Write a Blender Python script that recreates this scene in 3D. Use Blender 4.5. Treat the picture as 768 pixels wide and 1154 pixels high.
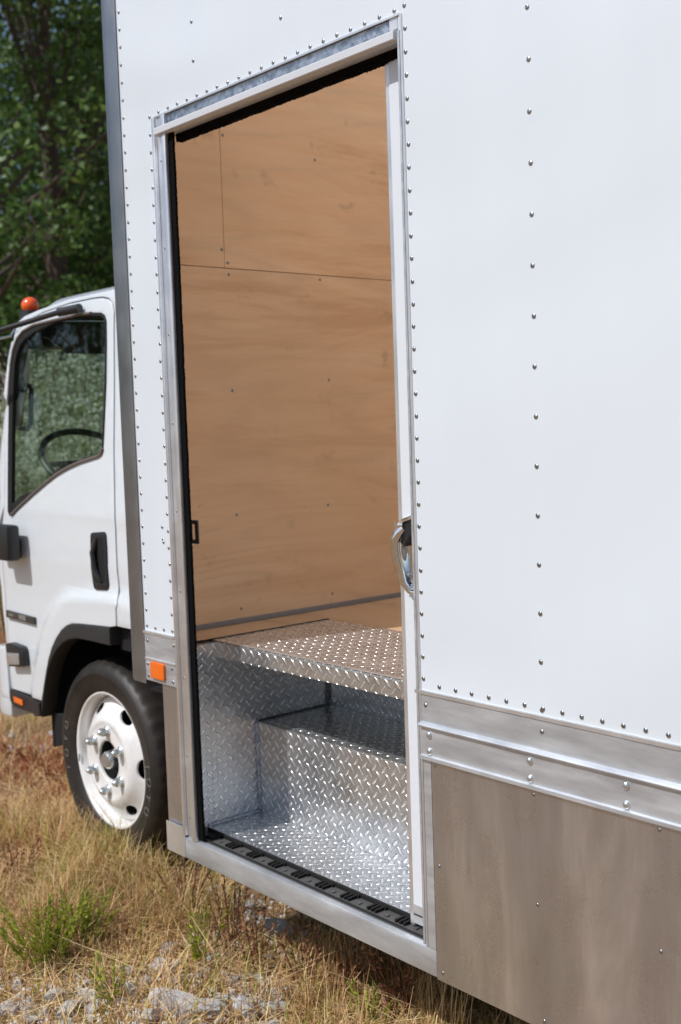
import bpy, bmesh, math, random
from mathutils import Vector, Matrix, noise
from math import radians as R_, sin, cos, pi
for o in list(bpy.data.objects): bpy.data.objects.remove(o)
random.seed(7)
S = bpy.context.scene
COL = S.collection
# ------------------------------------------------------------------ camera
CAM = Vector((0, -1.85, 1.60)); FPX = 1310.8
yaw, pit, rol = .867624, .0749197, -.0336905
fwd = Vector((-sin(yaw)*cos(pit), cos(yaw)*cos(pit), -sin(pit)))
r0 = Vector((cos(yaw), sin(yaw), 0)); u0 = r0.cross(fwd)
rt = r0*cos(rol) + u0*sin(rol); up = u0*cos(rol) - r0*sin(rol)
cd = bpy.data.cameras.new('camera'); cam = bpy.data.objects.new('camera', cd); COL.objects.link(cam)
M3 = Matrix((rt, up, -fwd)).transposed()
cam.matrix_world = Matrix.Translation(CAM) @ M3.to_4x4()
cd.sensor_fit = 'HORIZONTAL'; cd.sensor_width = 24; cd.lens = FPX/768*24
cd.clip_start = .05; cd.clip_end = 1500
cd.dof.use_dof = True; cd.dof.focus_distance = 2.75; cd.dof.aperture_fstop = 3.8
S.camera = cam
# ------------------------------------------------------------------ light
W = bpy.data.worlds.new('World'); S.world = W; W.use_nodes = True
nt = W.node_tree; bg = nt.nodes['Background']
sky = nt.nodes.new('ShaderNodeTexSky'); sky.sky_type = 'NISHITA'; sky.sun_disc = False
SD = Vector((.24, 1, -1.25)).normalized()
sky.sun_elevation = math.asin(-SD.z); sky.sun_rotation = R_(193.5)
sky.air_density = 1.0; sky.dust_density = 1.6; sky.ozone_density = 1.2
nt.links.new(sky.outputs[0], bg.inputs[0]); bg.inputs[1].default_value = .112
sl = bpy.data.lights.new('sun', 'SUN'); sl.energy = 3.9; sl.angle = R_(.53); sl.color = (1, .982, .96)
so = bpy.data.objects.new('sun', sl); COL.objects.link(so)
so.rotation_euler = SD.to_track_quat('-Z', 'Y').to_euler(); so.location = (-5, -10, 12)
S.view_settings.view_transform = 'Standard'; S.view_settings.look = 'None'
S.view_settings.exposure = -0.10; S.view_settings.gamma = 1

# ------------------------------------------------------------------ helpers
def ray(px, py):
    return fwd + rt*((px-384)/FPX) - up*((py-577)/FPX)
def atY(px, py, y):
    d = ray(px, py); p = CAM + d*((y-CAM.y)/d.y); return p
def atZ(px, py, z=0):
    d = ray(px, py); return CAM + d*((z-CAM.z)/d.z)
def mesh_obj(name, me, mat=None, parent=None, smooth=False, sharp=35):
    o = bpy.data.objects.new(name, me); COL.objects.link(o)
    if mat: me.materials.append(mat)
    if smooth:
        for p in me.polygons: p.use_smooth = True
        me.set_sharp_from_angle(angle=R_(sharp))
    if parent:
        o.parent = parent
        if parent.type == 'EMPTY' and not parent.get('local'):
            o.matrix_parent_inverse = Matrix.Translation(-parent.location)
    return o
def obj(name, bm, mat=None, parent=None, smooth=False, uv=False, sharp=35):
    bmesh.ops.recalc_face_normals(bm, faces=bm.faces)
    if uv:
        L = bm.loops.layers.uv.new('UVMap')
        for f in bm.faces:
            n = f.normal; a = max(range(3), key=lambda i: abs(n[i]))
            for l in f.loops:
                c = l.vert.co
                l[L].uv = (c.y, c.z) if a == 0 else ((c.x, c.z) if a == 1 else (c.x, c.y))
    me = bpy.data.meshes.new(name); bm.to_mesh(me); bm.free()
    return mesh_obj(name, me, mat, parent, smooth, sharp)
def tag(o, label=None, cat=None, group=None, kind=None):
    if label: o['label'] = label
    if cat: o['category'] = cat
    if group: o['group'] = group
    if kind: o['kind'] = kind
    return o
def empty(name, loc, label=None, cat=None, group=None, local=False):
    o = bpy.data.objects.new(name, None); COL.objects.link(o); o.location = loc; o.empty_display_size = .1
    if local: o['local'] = 1
    return tag(o, label, cat, group)
NB = bmesh.new
def box(bm, x0, x1, y0, y1, z0, z1, bev=0):
    m = Matrix.Translation(((x0+x1)/2, (y0+y1)/2, (z0+z1)/2)) @ Matrix.Diagonal((abs(x1-x0), abs(y1-y0), abs(z1-z0), 1))
    g = bmesh.ops.create_cube(bm, size=1, matrix=m)
    if bev:
        es = list({e for v in g['verts'] for e in v.link_edges})
        bmesh.ops.bevel(bm, geom=es, offset=bev, segments=2, affect='EDGES', profile=.5)
    return bm
def bx(name, mat, parent, *a, bev=0, uv=False, smooth=False):
    return obj(name, box(NB(), *a, bev=bev), mat, parent, uv=uv, smooth=smooth or bev > 0)
def tube(bm, pts, r, n=10, cap=True):
    pts = [Vector(p) for p in pts]; rs = r if isinstance(r, (list, tuple)) else [r]*len(pts)
    rings = []; prev = None
    for i, p in enumerate(pts):
        t = (pts[min(i+1, len(pts)-1)] - pts[max(i-1, 0)]).normalized()
        if prev is None:
            a = t.orthogonal().normalized()
        else:
            a = (prev - t*prev.dot(t)).normalized()
        prev = a; b = t.cross(a)
        rings.append([bm.verts.new(p + (a*cos(2*pi*k/n) + b*sin(2*pi*k/n))*rs[i]) for k in range(n)])
    for A, B in zip(rings, rings[1:]):
        for k in range(n): bm.faces.new((A[k], A[(k+1) % n], B[(k+1) % n], B[k]))
    if cap: bm.faces.new(rings[0][::-1]); bm.faces.new(rings[-1])
    return bm
def lathe(bm, prof, c, n=64, closed=False):
    """prof: (r, y) pairs revolved about the Y axis through c"""
    rings = []
    for r, y in prof:
        if r < 1e-6: rings.append([bm.verts.new((c[0], c[1]+y, c[2]))]*n)
        else: rings.append([bm.verts.new((c[0]+r*cos(2*pi*k/n), c[1]+y, c[2]+r*sin(2*pi*k/n))) for k in range(n)])
    for A, B in zip(rings, rings[1:]):
        for k in range(n):
            vs = []
            for v in (A[k], A[(k+1) % n], B[(k+1) % n], B[k]):
                if v not in vs: vs.append(v)
            if len(vs) > 2:
                try: bm.faces.new(vs)
                except ValueError: pass
    return bm
def rounded(pts, rad=.02, seg=5):
    out = []; n = len(pts)
    for i in range(n):
        p = Vector(pts[i][:2]); rr = pts[i][2] if len(pts[i]) > 2 else rad
        a = Vector(pts[i-1][:2]) - p; b = Vector(pts[(i+1) % n][:2]) - p
        rr = min(rr, a.length*.45, b.length*.45)
        if rr < 1e-4: out.append(p); continue
        s = p + a.normalized()*rr; e = p + b.normalized()*rr
        for k in range(seg+1):
            t = k/seg; out.append(s*(1-t)**2 + p*2*t*(1-t) + e*t*t)
    return out
def plate_bm(outline, holes=(), y0=0., y1=.01, bev=0.):
    """flat plate in the XZ plane between y0 and y1, with holes"""
    cu = bpy.data.curves.new('c', 'CURVE'); cu.dimensions = '2D'; cu.fill_mode = 'BOTH'
    for pl in [outline]+list(holes):
        sp = cu.splines.new('POLY'); sp.points.add(len(pl)-1); sp.use_cyclic_u = True
        for q, p in zip(sp.points, pl): q.co = (p[0], p[1], 0, 1)
    cu.extrude = max((y1-y0)/2 - bev, 1e-5); cu.bevel_depth = bev; cu.bevel_resolution = 1; cu.offset = -bev
    t = bpy.data.objects.new('t', cu); COL.objects.link(t)
    dg = bpy.context.evaluated_depsgraph_get()
    me = bpy.data.meshes.new_from_object(t.evaluated_get(dg))
    bm = NB(); bm.from_mesh(me); bpy.data.objects.remove(t); bpy.data.meshes.remove(me); bpy.data.curves.remove(cu)
    for v in bm.verts: v.co = Vector((v.co.x, (y0+y1)/2 - v.co.z, v.co.y))
    bmesh.ops.remove_doubles(bm, verts=bm.verts, dist=1e-5)
    return bm
def slice_bm(bm, xs=(), zs=(), ys=()):
    for axis, vals in ((0, xs), (2, zs), (1, ys)):
        for v in vals:
            co = Vector((0, 0, 0)); co[axis] = v; no = Vector((0, 0, 0)); no[axis] = 1
            bmesh.ops.bisect_plane(bm, geom=bm.verts[:]+bm.edges[:]+bm.faces[:], dist=1e-6, plane_co=co, plane_no=no)
def frange(a, b, s):
    n = int((b-a)/s); return [a+s*i for i in range(1, n+1)]

# ------------------------------------------------------------------ materials
def mat(name, col=(.8, .8, .8), rough=.5, metal=0., spec=.5, coat=0., coat_r=.05):
    m = bpy.data.materials.new(name); m.use_nodes = True
    b = m.node_tree.nodes['Principled BSDF']
    b.inputs['Base Color'].default_value = (*col, 1); b.inputs['Roughness'].default_value = rough
    b.inputs['Metallic'].default_value = metal; b.inputs['Specular IOR Level'].default_value = spec
    b.inputs['Coat Weight'].default_value = coat; b.inputs['Coat Roughness'].default_value = coat_r
    m['b'] = 1
    return m
class G:
    def __init__(s, m): s.t = m.node_tree; s.b = s.t.nodes['Principled BSDF']
    def n(s, ty, ins=None, **kw):
        x = s.t.nodes.new(ty)
        for k, v in kw.items(): setattr(x, k, v)
        for k, v in (ins or {}).items():
            if hasattr(v, 'links'): s.t.links.new(v, x.inputs[k])
            else: x.inputs[k].default_value = v
        return x
    def L(s, a, b): s.t.links.new(a, b)
    def co(s, kind='Object', scale=(1, 1, 1), rot=(0, 0, 0), loc=(0, 0, 0)):
        tc = s.n('ShaderNodeTexCoord'); mp = s.n('ShaderNodeMapping', {0: tc.outputs[kind]})
        mp.inputs['Scale'].default_value = scale; mp.inputs['Rotation'].default_value = rot; mp.inputs['Location'].default_value = loc
        return mp.outputs[0]
    def noise(s, v, sc, det=4, rough=.5, dist=0):
        return s.n('ShaderNodeTexNoise', {'Vector': v, 'Scale': sc, 'Detail': det, 'Roughness': rough, 'Distortion': dist})
    def ramp(s, f, stops):
        r = s.n('ShaderNodeValToRGB', {0: f}); e = r.color_ramp.elements
        while len(e) > 1: e.remove(e[0])
        e[0].position = stops[0][0]; e[0].color = (*stops[0][1], 1) if len(stops[0][1]) == 3 else stops[0][1]
        for p, c in stops[1:]: q = e.new(p); q.color = (*c, 1)
        return r.outputs[0]
    def math(s, op, a, b=0., c=None, clamp=False):
        ins = {0: a, 1: b}
        if c is not None: ins[2] = c
        x = s.n('ShaderNodeMath', ins, operation=op); x.use_clamp = clamp; return x.outputs[0]
    def mr(s, v, a, b, c, d): return s.n('ShaderNodeMapRange', {0: v, 1: a, 2: b, 3: c, 4: d}).outputs[0]
    def bump(s, h, st=.3, dist=.01, nrm=None):
        ins = {'Height': h, 'Strength': st, 'Distance': dist}
        x = s.n('ShaderNodeBump', ins)
        if nrm: s.L(nrm, x.inputs['Normal'])
        return x.outputs[0]
    def mix(s, f, a, b, mode='MIX'):
        x = s.n('ShaderNodeMix', data_type='RGBA', blend_type=mode)
        for i, v in ((0, f), (6, a), (7, b)):
            if hasattr(v, 'links'): s.L(v, x.inputs[i])
            else: x.inputs[i].default_value = v if i == 0 else (*v, 1)
        return x.outputs[2]
def v3(c): return (c, c, c)

# white painted box panel
m_panel = mat('white_panel', (.75, .77, .80), .38, 0, .5, .35, .16); g = G(m_panel)
n1 = g.noise(g.co(scale=(1.2, 1, .5)), 2.2, 2); n2 = g.noise(g.co(), 90, 3)
g.L(g.bump(n2.outputs[0], .02, .002, g.bump(n1.outputs[0], .5, .016, g.bump(g.noise(g.co(scale=(1, 1, 1.6), loc=(4, 0, 2)), .9, 1, .4, .5).outputs[0], .5, .06))), g.b.inputs['Normal'])
n3 = g.noise(g.co(scale=(3, 1, .35)), 2.5, 5)
g.L(g.ramp(n3.outputs[0], [(.3, (.672, .728, .782)), (.7, (.682, .736, .790))]), g.b.inputs['Base Color'])
g.L(g.mr(n3.outputs[0], .3, .7, .32, .45), g.b.inputs['Roughness'])
m_door = mat('white_door_skin', (.68, .72, .77), .35)
# automotive white
m_cab = mat('cab_white_paint', (.74, .76, .765), .3, 0, .5, .8, .04); g = G(m_cab)
nn = g.noise(g.co(scale=(1, 1, 2.5)), 2, 6, .7)
g.L(g.mix(g.mr(nn.outputs[0], .45, .75, 0, .22), (.70, .745, .785), (.56, .56, .53)), g.b.inputs['Base Color'])
def metal(name, c0, c1, r0, r1, scale=(1, 1, 1), nsc=6, bumpst=.08, metal_=1., streak=(1, 1, 40), stretch=300):
    m = mat(name, c0, r0, metal_); g = G(m)
    n = g.noise(g.co(scale=scale), nsc, 6, .6)
    g.L(g.ramp(n.outputs[0], [(.3, c0), (.7, c1)]), g.b.inputs['Base Color'])
    g.L(g.mr(n.outputs[0], .3, .72, r0, r1), g.b.inputs['Roughness'])
    s = g.noise(g.co(scale=streak), 60, 3, .6)
    w = g.noise(g.co(), 3, 2)
    g.L(g.bump(s.outputs[0], bumpst, .001, g.bump(w.outputs[0], .15, .01)), g.b.inputs['Normal'])
    return m
m_alu = metal('mill_aluminium', (.48, .51, .55), (.72, .75, .79), .36, .54, (1, 1, 5), 5, .16, .68, (.05, 1, 6))
m_post = metal('corner_post_aluminium', (.60, .62, .65), (.70, .72, .75), .34, .46, (1, 1, 1), 6, .08, 1, (8, 8, .05))
m_frame = metal('door_frame_aluminium', (.70, .71, .73), (.84, .85, .87), .30, .46, (1, 1, 1), 8, .08, .8, (8, 8, .05))
m_skirt = mat('brushed_aluminium_skirt', (.6, .59, .57), .22, .93); g = G(m_skirt)
a = g.noise(g.co(scale=(2.4, 1, .5), rot=(0, R_(8), 0)), 2.6, 6, .65, .4)
b_ = g.noise(g.co(), 9, 4, .6)
g.L(g.ramp(a.outputs[0], [(.28, (.50, .52, .56)), (.5, (.62, .64, .69)), (.68, (.84, .87, .93))]), g.b.inputs['Base Color'])
g.L(g.mr(b_.outputs[0], .3, .7, .24, .34), g.b.inputs['Roughness'])
sc = g.noise(g.co(scale=(120, 1, 3), rot=(0, R_(50), 0)), 1.2, 5, .8)
br = g.noise(g.co(scale=(260, 1, 4)), 1, 3, .6)
g.L(g.bump(g.mr(sc.outputs[0], .35, .75, 0, 1), .03, .0004, g.bump(br.outputs[0], .12, .0008, g.bump(g.noise(g.co(), 2.2, 2).outputs[0], .5, .012))), g.b.inputs['Normal'])
# galvanised
m_galv = mat('galvanised_steel', (.5, .55, .6), .42, 1.); g = G(m_galv)
vo = g.n('ShaderNodeTexVoronoi', {'Vector': g.co(), 'Scale': 90})
g.L(g.mix(.6, g.ramp(g.noise(g.co(), 30, 4).outputs[0], [(.3, (.36, .41, .47)), (.7, (.56, .6, .66))]), g.math('ADD', g.n('ShaderNodeSeparateColor', {0: vo.outputs['Color']}).outputs[0], 0.), 'SOFT_LIGHT'), g.b.inputs['Base Color'])
# diamond plate
m_plate = mat('diamond_plate', (.8, .8, .8), .28, .86); g = G(m_plate)
tc = g.n('ShaderNodeTexCoord')
PER = .0395
def lozenge(off, ang):
    mp = g.n('ShaderNodeMapping', {0: tc.outputs['UV']}); mp.inputs['Scale'].default_value = (1/PER, 1/PER, 1); mp.inputs['Location'].default_value = (off, off, 0)
    fr = g.n('ShaderNodeVectorMath', {0: mp.outputs[0]}, operation='FRACTION')
    sb = g.n('ShaderNodeVectorMath', {0: fr.outputs[0], 1: (.5, .5, 0)}, operation='SUBTRACT')
    ro = g.n('ShaderNodeVectorRotate', {'Vector': sb.outputs[0], 'Angle': ang}, rotation_type='Z_AXIS')
    mu = g.n('ShaderNodeVectorMath', {0: ro.outputs[0], 1: (1/.42, 1/.125, 0)}, operation='MULTIPLY')
    ab = g.n('ShaderNodeVectorMath', {0: mu.outputs[0]}, operation='ABSOLUTE')
    sx = g.n('ShaderNodeSeparateXYZ', {0: ab.outputs[0]})
    d = g.math('ADD', g.math('POWER', sx.outputs[0], 1.7), g.math('POWER', sx.outputs[1], 1.7))
    return g.n('ShaderNodeMapRange', {0: d, 1: 1.15, 2: .35, 3: 0., 4: 1.}, interpolation_type='SMOOTHERSTEP').outputs[0]
h = g.math('MAXIMUM', lozenge(0, R_(45)), lozenge(.5, R_(-45)))
nz = g.noise(g.n('ShaderNodeMapping', {0: tc.outputs['UV']}).outputs[0], 14, 5, .65)
fine = g.noise(g.n('ShaderNodeMapping', {0: tc.outputs['UV']}).outputs[0], 260, 4, .7)
g.L(g.mix(h, g.ramp(nz.outputs[0], [(.3, (.56, .57, .58)), (.7, (.76, .77, .78))]), (1., 1., 1.)), g.b.inputs['Base Color'])
g.L(g.math('ADD', g.math('MULTIPLY', h, -.08), g.mr(nz.outputs[0], .3, .7, .24, .38)), g.b.inputs['Roughness'])
big = g.noise(g.n('ShaderNodeMapping', {0: tc.outputs['UV']}).outputs[0], 5, 2)
g.L(g.bump(h, 1., .0028, g.bump(fine.outputs[0], .22, .0008, g.bump(big.outputs[0], .4, .012))), g.b.inputs['Normal'])
# plywood
def plywood(name, c0, c1, c2, seed, across=False):
    m = mat(name, c1, .55, 0, .35); g = G(m)
    st = (1, .55, 3.2) if not across else (.5, 3.2, 1)
    v = g.co(scale=st, loc=(seed, seed*.7, seed*1.3))
    a = g.noise(v, 1.5, 4, .6, 1.6)
    a2 = g.noise(g.co(scale=tuple(q*(3 if q > 1 else 1) for q in st), loc=(seed*2, 1, seed)), 2.2, 5, .6, .8)
    fs = (3, 5, 90) if not across else (5, 90, 3)
    f = g.noise(g.co(scale=fs), 3.2, 4, .7)
    base = g.ramp(g.math('ADD', g.math('MULTIPLY', a2.outputs[0], .4), g.math('MULTIPLY', a.outputs[0], .6)), [(.38, c0), (.48, c1), (.62, c2)])
    base = g.mix(g.mr(f.outputs[0], .35, .75, 0, .28), base, tuple(x*.80 for x in c0))
    # knots and smudges
    k = g.noise(g.co(scale=(1, 1, 1.6), loc=(seed*3, 1, 2)), 6.5, 4, .65)
    base = g.mix(g.mr(k.outputs[0], .61, .74, 0, .6), base, tuple(x*.5 for x in c0))
    big = g.noise(g.co(loc=(2, seed, 1)), .9, 2)
    base = g.mix(g.mr(big.outputs[0], .38, .62, 0, .5), base, tuple(x*.78 for x in c1))
    ln = g.math('SINE', g.math('MULTIPLY', g.noise(g.co(scale=st, loc=(seed*1.7, 3, seed)), .75, 2, .45, .7).outputs[0], 95.), 0.)
    lf_ = g.math('MULTIPLY', g.math('POWER', g.mr(ln, -1, 1, 0, 1), 3.), g.mr(a2.outputs[0], .4, .62, .0, .20))
    base = g.mix(lf_, base, tuple(x*.55 for x in c0))
    g.L(base, g.b.inputs['Base Color'])
    g.L(g.bump(f.outputs[0], .12, .0015), g.b.inputs['Normal'])
    return m
m_ply = plywood('plywood', (.68, .43, .25), (.81, .55, .335), (.87, .635, .42), 3.1)
m_ply2 = plywood('plywood_upper', (.68, .425, .24), (.82, .55, .33), (.87, .63, .41), 8.4)
m_floor = plywood('floor_plywood', (.5, .32, .18), (.6, .4, .24), (.68, .48, .31), 5.5, True)
m_edge = mat('dark_gap', (.03, .02, .015), .9)
m_caulk = mat('grey_caulk', (.22, .22, .23), .6)
m_rubber = mat('black_rubber', (.012, .012, .012), .7, 0, .3)
m_brush = mat('black_brush', (.004, .004, .004), .95, 0, .1)
m_track = mat('grey_track_plastic', (.09, .09, .09), .5, 0, .4)
m_plastic = mat('black_plastic', (.018, .018, .02), .42, 0, .5)
m_flare = mat('textured_black_plastic', (.028, .028, .028), .6, 0, .4); g = G(m_flare)
g.L(g.bump(g.noise(g.co(), 500, 2).outputs[0], .4, .001), g.b.inputs['Normal'])
m_chrome = mat('chrome', (.86, .87, .88), .06, 1.)
m_bolt = mat('zinc_bolt', (.66, .70, .71), .3, .9)
m_rivet = mat('rivet_metal', (.42, .43, .45), .25, 1.)
m_orange = mat('orange_lens', (.85, .16, .01), .25, 0, .5, .6); g = G(m_orange)
vo = g.n('ShaderNodeTexVoronoi', {'Vector': g.co(), 'Scale': 260}); g.L(g.bump(vo.outputs[0], .3, .001), g.b.inputs['Normal'])
m_beacon = mat('beacon_lens', (.95, .12, .01), .18, 0, .5, .7)
m_beacon.node_tree.nodes['Principled BSDF'].inputs['Subsurface Weight'].default_value = .15
m_clear = mat('clear_lens', (.55, .56, .57), .12, .6, .5, .8)
m_dark = mat('underbody_black', (.012, .012, .013), .75, 0, .3)
m_grayfab = mat('grey_seat_fabric', (.09, .09, .095), .85)
m_dash = mat('dash_plastic', (.05, .05, .052), .6)
m_lettering = mat('silver_lettering', (.62, .60, .57), .4, .5)
m_badge = mat('badge_black', (.05, .045, .04), .4)
m_tag = mat('pale_tag', (.6, .62, .5), .6)
# tyre
m_tyre = mat('tyre_rubber', (.025, .022, .02), .5, 0, .4); g = G(m_tyre)
dn = g.noise(g.co(), 5, 6, .7)
g.L(g.ramp(dn.outputs[0], [(.35, (.014, .013, .012)), (.6, (.030, .024, .020)), (.8, (.075, .058, .042))]), g.b.inputs['Base Color'])
g.L(g.bump(g.noise(g.co(), 200, 3).outputs[0], .2, .001), g.b.inputs['Normal'])
m_tyretext = mat('worn_tyre_lettering', (.13, .12, .115), .8)
m_rim = mat('white_wheel_paint', (.78, .77, .77), .28, 0, .5, .5); g = G(m_rim)
g.L(g.ramp(g.noise(g.co(), 6, 6, .7).outputs[0], [(.42, (.80, .80, .80)), (.60, (.70, .68, .66)), (.78, (.55, .50, .45))]), g.b.inputs['Base Color'])
# glass
def glass(name, tint, ior=1.7):
    m = bpy.data.materials.new(name); m.use_nodes = True; t = m.node_tree; t.nodes.clear()
    o = t.nodes.new('ShaderNodeOutputMaterial'); mx = t.nodes.new('ShaderNodeMixShader'); tr = t.nodes.new('ShaderNodeBsdfTransparent'); gl = t.nodes.new('ShaderNodeBsdfGlossy'); fr = t.nodes.new('ShaderNodeMath'); lw = t.nodes.new('ShaderNodeLayerWeight'); pw = t.nodes.new('ShaderNodeMath')
    tr.inputs[0].default_value = (*tint, 1); gl.inputs['Roughness'].default_value = .0; lw.inputs[0].default_value = .5; pw.operation = 'POWER'; pw.inputs[1].default_value = 5; t.links.new(lw.outputs['Facing'], pw.inputs[0])
    fr.operation = 'MULTIPLY_ADD'; fr.inputs[1].default_value = .9; fr.inputs[2].default_value = .04*(ior-.5); t.links.new(pw.outputs[0], fr.inputs[0])
    for a, b in ((fr.outputs[0], mx.inputs[0]), (tr.outputs[0], mx.inputs[1]), (gl.outputs[0], mx.inputs[2]), (mx.outputs[0], o.inputs[0])): t.links.new(a, b)
    return m
m_glass = glass('window_glass', (.80, .88, .82), 1.5)
m_wind = glass('windscreen_glass', (.78, .84, .80), 1.5)
# translucent roof
m_roof = mat('translucent_roof', (.8, .82, .8), .6)
m_roof.node_tree.nodes['Principled BSDF'].inputs['Transmission Weight'].default_value = 0
t = m_roof.node_tree; tl = t.nodes.new('ShaderNodeBsdfTranslucent'); tl.inputs[0].default_value = (.97, .96, .94, 1)
mx = t.nodes.new('ShaderNodeMixShader'); mx.inputs[0].default_value = .93
t.links.new(t.nodes['Principled BSDF'].outputs[0], mx.inputs[1]); t.links.new(tl.outputs[0], mx.inputs[2]); t.links.new(mx.outputs[0], t.nodes['Material Output'].inputs[0])

# ================================================================== SETTING
def gh(x, y):
    d = max(0, math.hypot(x+3, y)-60)
    f = noise.noise(Vector((x*.7, y*.7, 3)))*.035 + noise.noise(Vector((x*2.3, y*2.3, 7)))*.018
    near = noise.noise(Vector((x*7, y*7, 1)))*.008
    md = .075*math.exp(-(((x+3.8)/.55)**2+((y-.12)/.30)**2))
    return f + near - .012 + md
xs = sorted(set([round(-9+.09*i, 3) for i in range(101)] + [-400, -250, -150, -90, -60, -45, -35, -28, -22, -18, -15, -13, -11.5, -10.2, .6, 1.5, 3, 5, 8, 12, 18, 30, 60, 120, 250, 400]))
ys = sorted(set([round(-3+.09*i, 3) for i in range(56)] + [-400, -250, -150, -90, -60, -45, -35, -28, -22, -18, -15, -12, -9, -7, -5, -4, 2.6, 3.4, 4.5, 6, 8, 11, 15, 20, 28, 40, 60, 90, 150, 250, 400]))
vs = [(x, y, gh(x, y)) for y in ys for x in xs]; nx = len(xs)
fs = [(j*nx+i, j*nx+i+1, (j+1)*nx+i+1, (j+1)*nx+i) for j in range(len(ys)-1) for i in range(nx-1)]
me = bpy.data.meshes.new('ground'); me.from_pydata(vs, [], fs)
m_ground = mat('dry_soil', (.3, .2, .13), .95, 0, .1); g = G(m_ground)
a = g.noise(g.co(), 1.3, 8, .65); b_ = g.noise(g.co(), 22, 6, .7)
c = g.ramp(a.outputs[0], [(.32, (.22, .13, .07)), (.5, (.34, .21, .12)), (.62, (.48, .34, .22)), (.75, (.28, .18, .10))])
g.L(g.mix(g.mr(b_.outputs[0], .3, .7, .0, .6), c, (.24, .16, .10)), g.b.inputs['Base Color'])
g.L(g.bump(b_.outputs[0], .9, .03), g.b.inputs['Normal'])
gr = mesh_obj('ground', me, m_ground, smooth=True, sharp=180); tag(gr, 'dry brown soil strewn with gravel', kind='structure'); 

# ================================================================== TRUCK
TX, TY = -1.2, 1.22
truck = empty('box_truck', (TX, TY, 0), 'white box truck with its side door slid open on diamond plate steps', 'truck')
ROOF = 3.32; REAR = 2.7; YF = 2.44
# ---- front side skin panel with the door notch
XC, XL, XJ = -3.150, -2.968, -1.925
bm = plate_bm([(XC, .982), (XL-.001, .982), (XL-.001, 2.509), (XJ+.002, 2.509), (XJ+.002, ROOF), (XC, ROOF)], (), 0, .003)
side1 = obj('side_panel', bm, m_panel, truck)
bm = plate_bm([(XJ, .982), (REAR, .982), (REAR, ROOF), (XJ, ROOF)], (), -.002, .002)
side2 = obj('side_panel', bm, m_panel, truck)
# edge trims under the panels
bx('panel_trim', m_frame, truck, XJ-.006, REAR, -.006, .001, .973, .9815)
bx('panel_trim', m_frame, truck, XC-.0, XL-.002, -.006, .001, .973, .9815)
# corner post: flat flange and rounded front corner
prof = [(XC+.004, -.004), (XC-.004, -.0045)]
cx, cy, rr = -3.205, .085, .088
for k in range(13):
    a = radians = -pi/2 - (pi/2)*k/12; prof.append((cx + rr*cos(a), cy + rr*sin(a)))
prof += [(cx-rr, .16), (cx-rr+.004, .16)]
inner = [(p[0]+.004*(1 if i > 2 else 0), p[1]+.004) for i, p in enumerate(prof)][::-1]
bm = NB(); ring = prof[:-1] + [(XC+.003, .003)][:0]
def strip(bm, prof, z0, z1, th=None):
    lo = [bm.verts.new((x, y, z0)) for x, y in prof]; hi = [bm.verts.new((x, y, z1)) for x, y in prof]
    for i in range(len(prof)-1): bm.faces.new((lo[i], lo[i+1], hi[i+1], hi[i]))
strip(bm, prof, .812, ROOF)
bmesh.ops.solidify(bm, geom=bm.faces[:], thickness=.004)
obj('corner_post', bm, m_post, truck, smooth=True)
# ---- rub rail (extrusion) right and left of the door
def rail(x0, x1):
    pr = [(-.001, .973), (-.004, .971), (-.004, .909), (-.013, .906), (-.015, .902), (-.013, .898), (-.006, .896), (-.006, .832), (-.012, .830), (-.012, .822), (-.001, .821)]
    bm = NB(); A = [bm.verts.new((x0, y, z)) for y, z in pr]; B = [bm.verts.new((x1, y, z)) for y, z in pr]
    for i in range(len(pr)-1): bm.faces.new((A[i], A[i+1], B[i+1], B[i]))
    for q in (A, B): bm.faces.new(q)
    bm.faces.new((A[0], A[-1], B[-1], B[0]))
    return bm
railR = obj('rub_rail', rail(XJ+.012, REAR), m_alu, truck)
bm = plate_bm([(XC+.006, .826), (XL-.002, .826), (XL-.002, .972), (XC+.006, .972)], (), -.004, .001)
railL = obj('rub_rail', bm, m_alu, truck)
box_l = bx('rail_line', m_frame, railL, XC+.006, XL-.002, -.0065, -.004, .892, .897)
bm = plate_bm(rounded([(-3.106, .838), (-3.028, .838), (-3.028, .890), (-3.106, .890)], .009), (), -.012, -.0045, .0015)
P_ref = obj('reflector', bm, m_orange, truck, smooth=True)
# ---- skirts
bx('skirt_panel', m_skirt, truck, -1.884, .15, -.004, -.001, .299, .8195)
bx('skirt_edge', m_alu, truck, -1.9115, -1.8865, -.003, .02, .365, .8195)
bx('skirt_panel', m_skirt, truck, -3.062, XL-.004, .004, .007, .305, .83)
# ---- door frame left jamb
def jamb(name, m, x0, x1, y0, y1, z0=.366, z1=2.505, bev=.0015): return bx(name, m, truck, x0, x1, y0, y1, z0, z1, bev=bev)
fr = jamb('door_jamb', m_frame, -2.968, -2.955, -.006, .03, .372, 2.506)
jamb('jamb_channel', m_frame, -2.9548, -2.9212, .004, .03)
jamb('jamb_ridge', m_frame, -2.921, -2.8985, -.006, .006)
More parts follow.
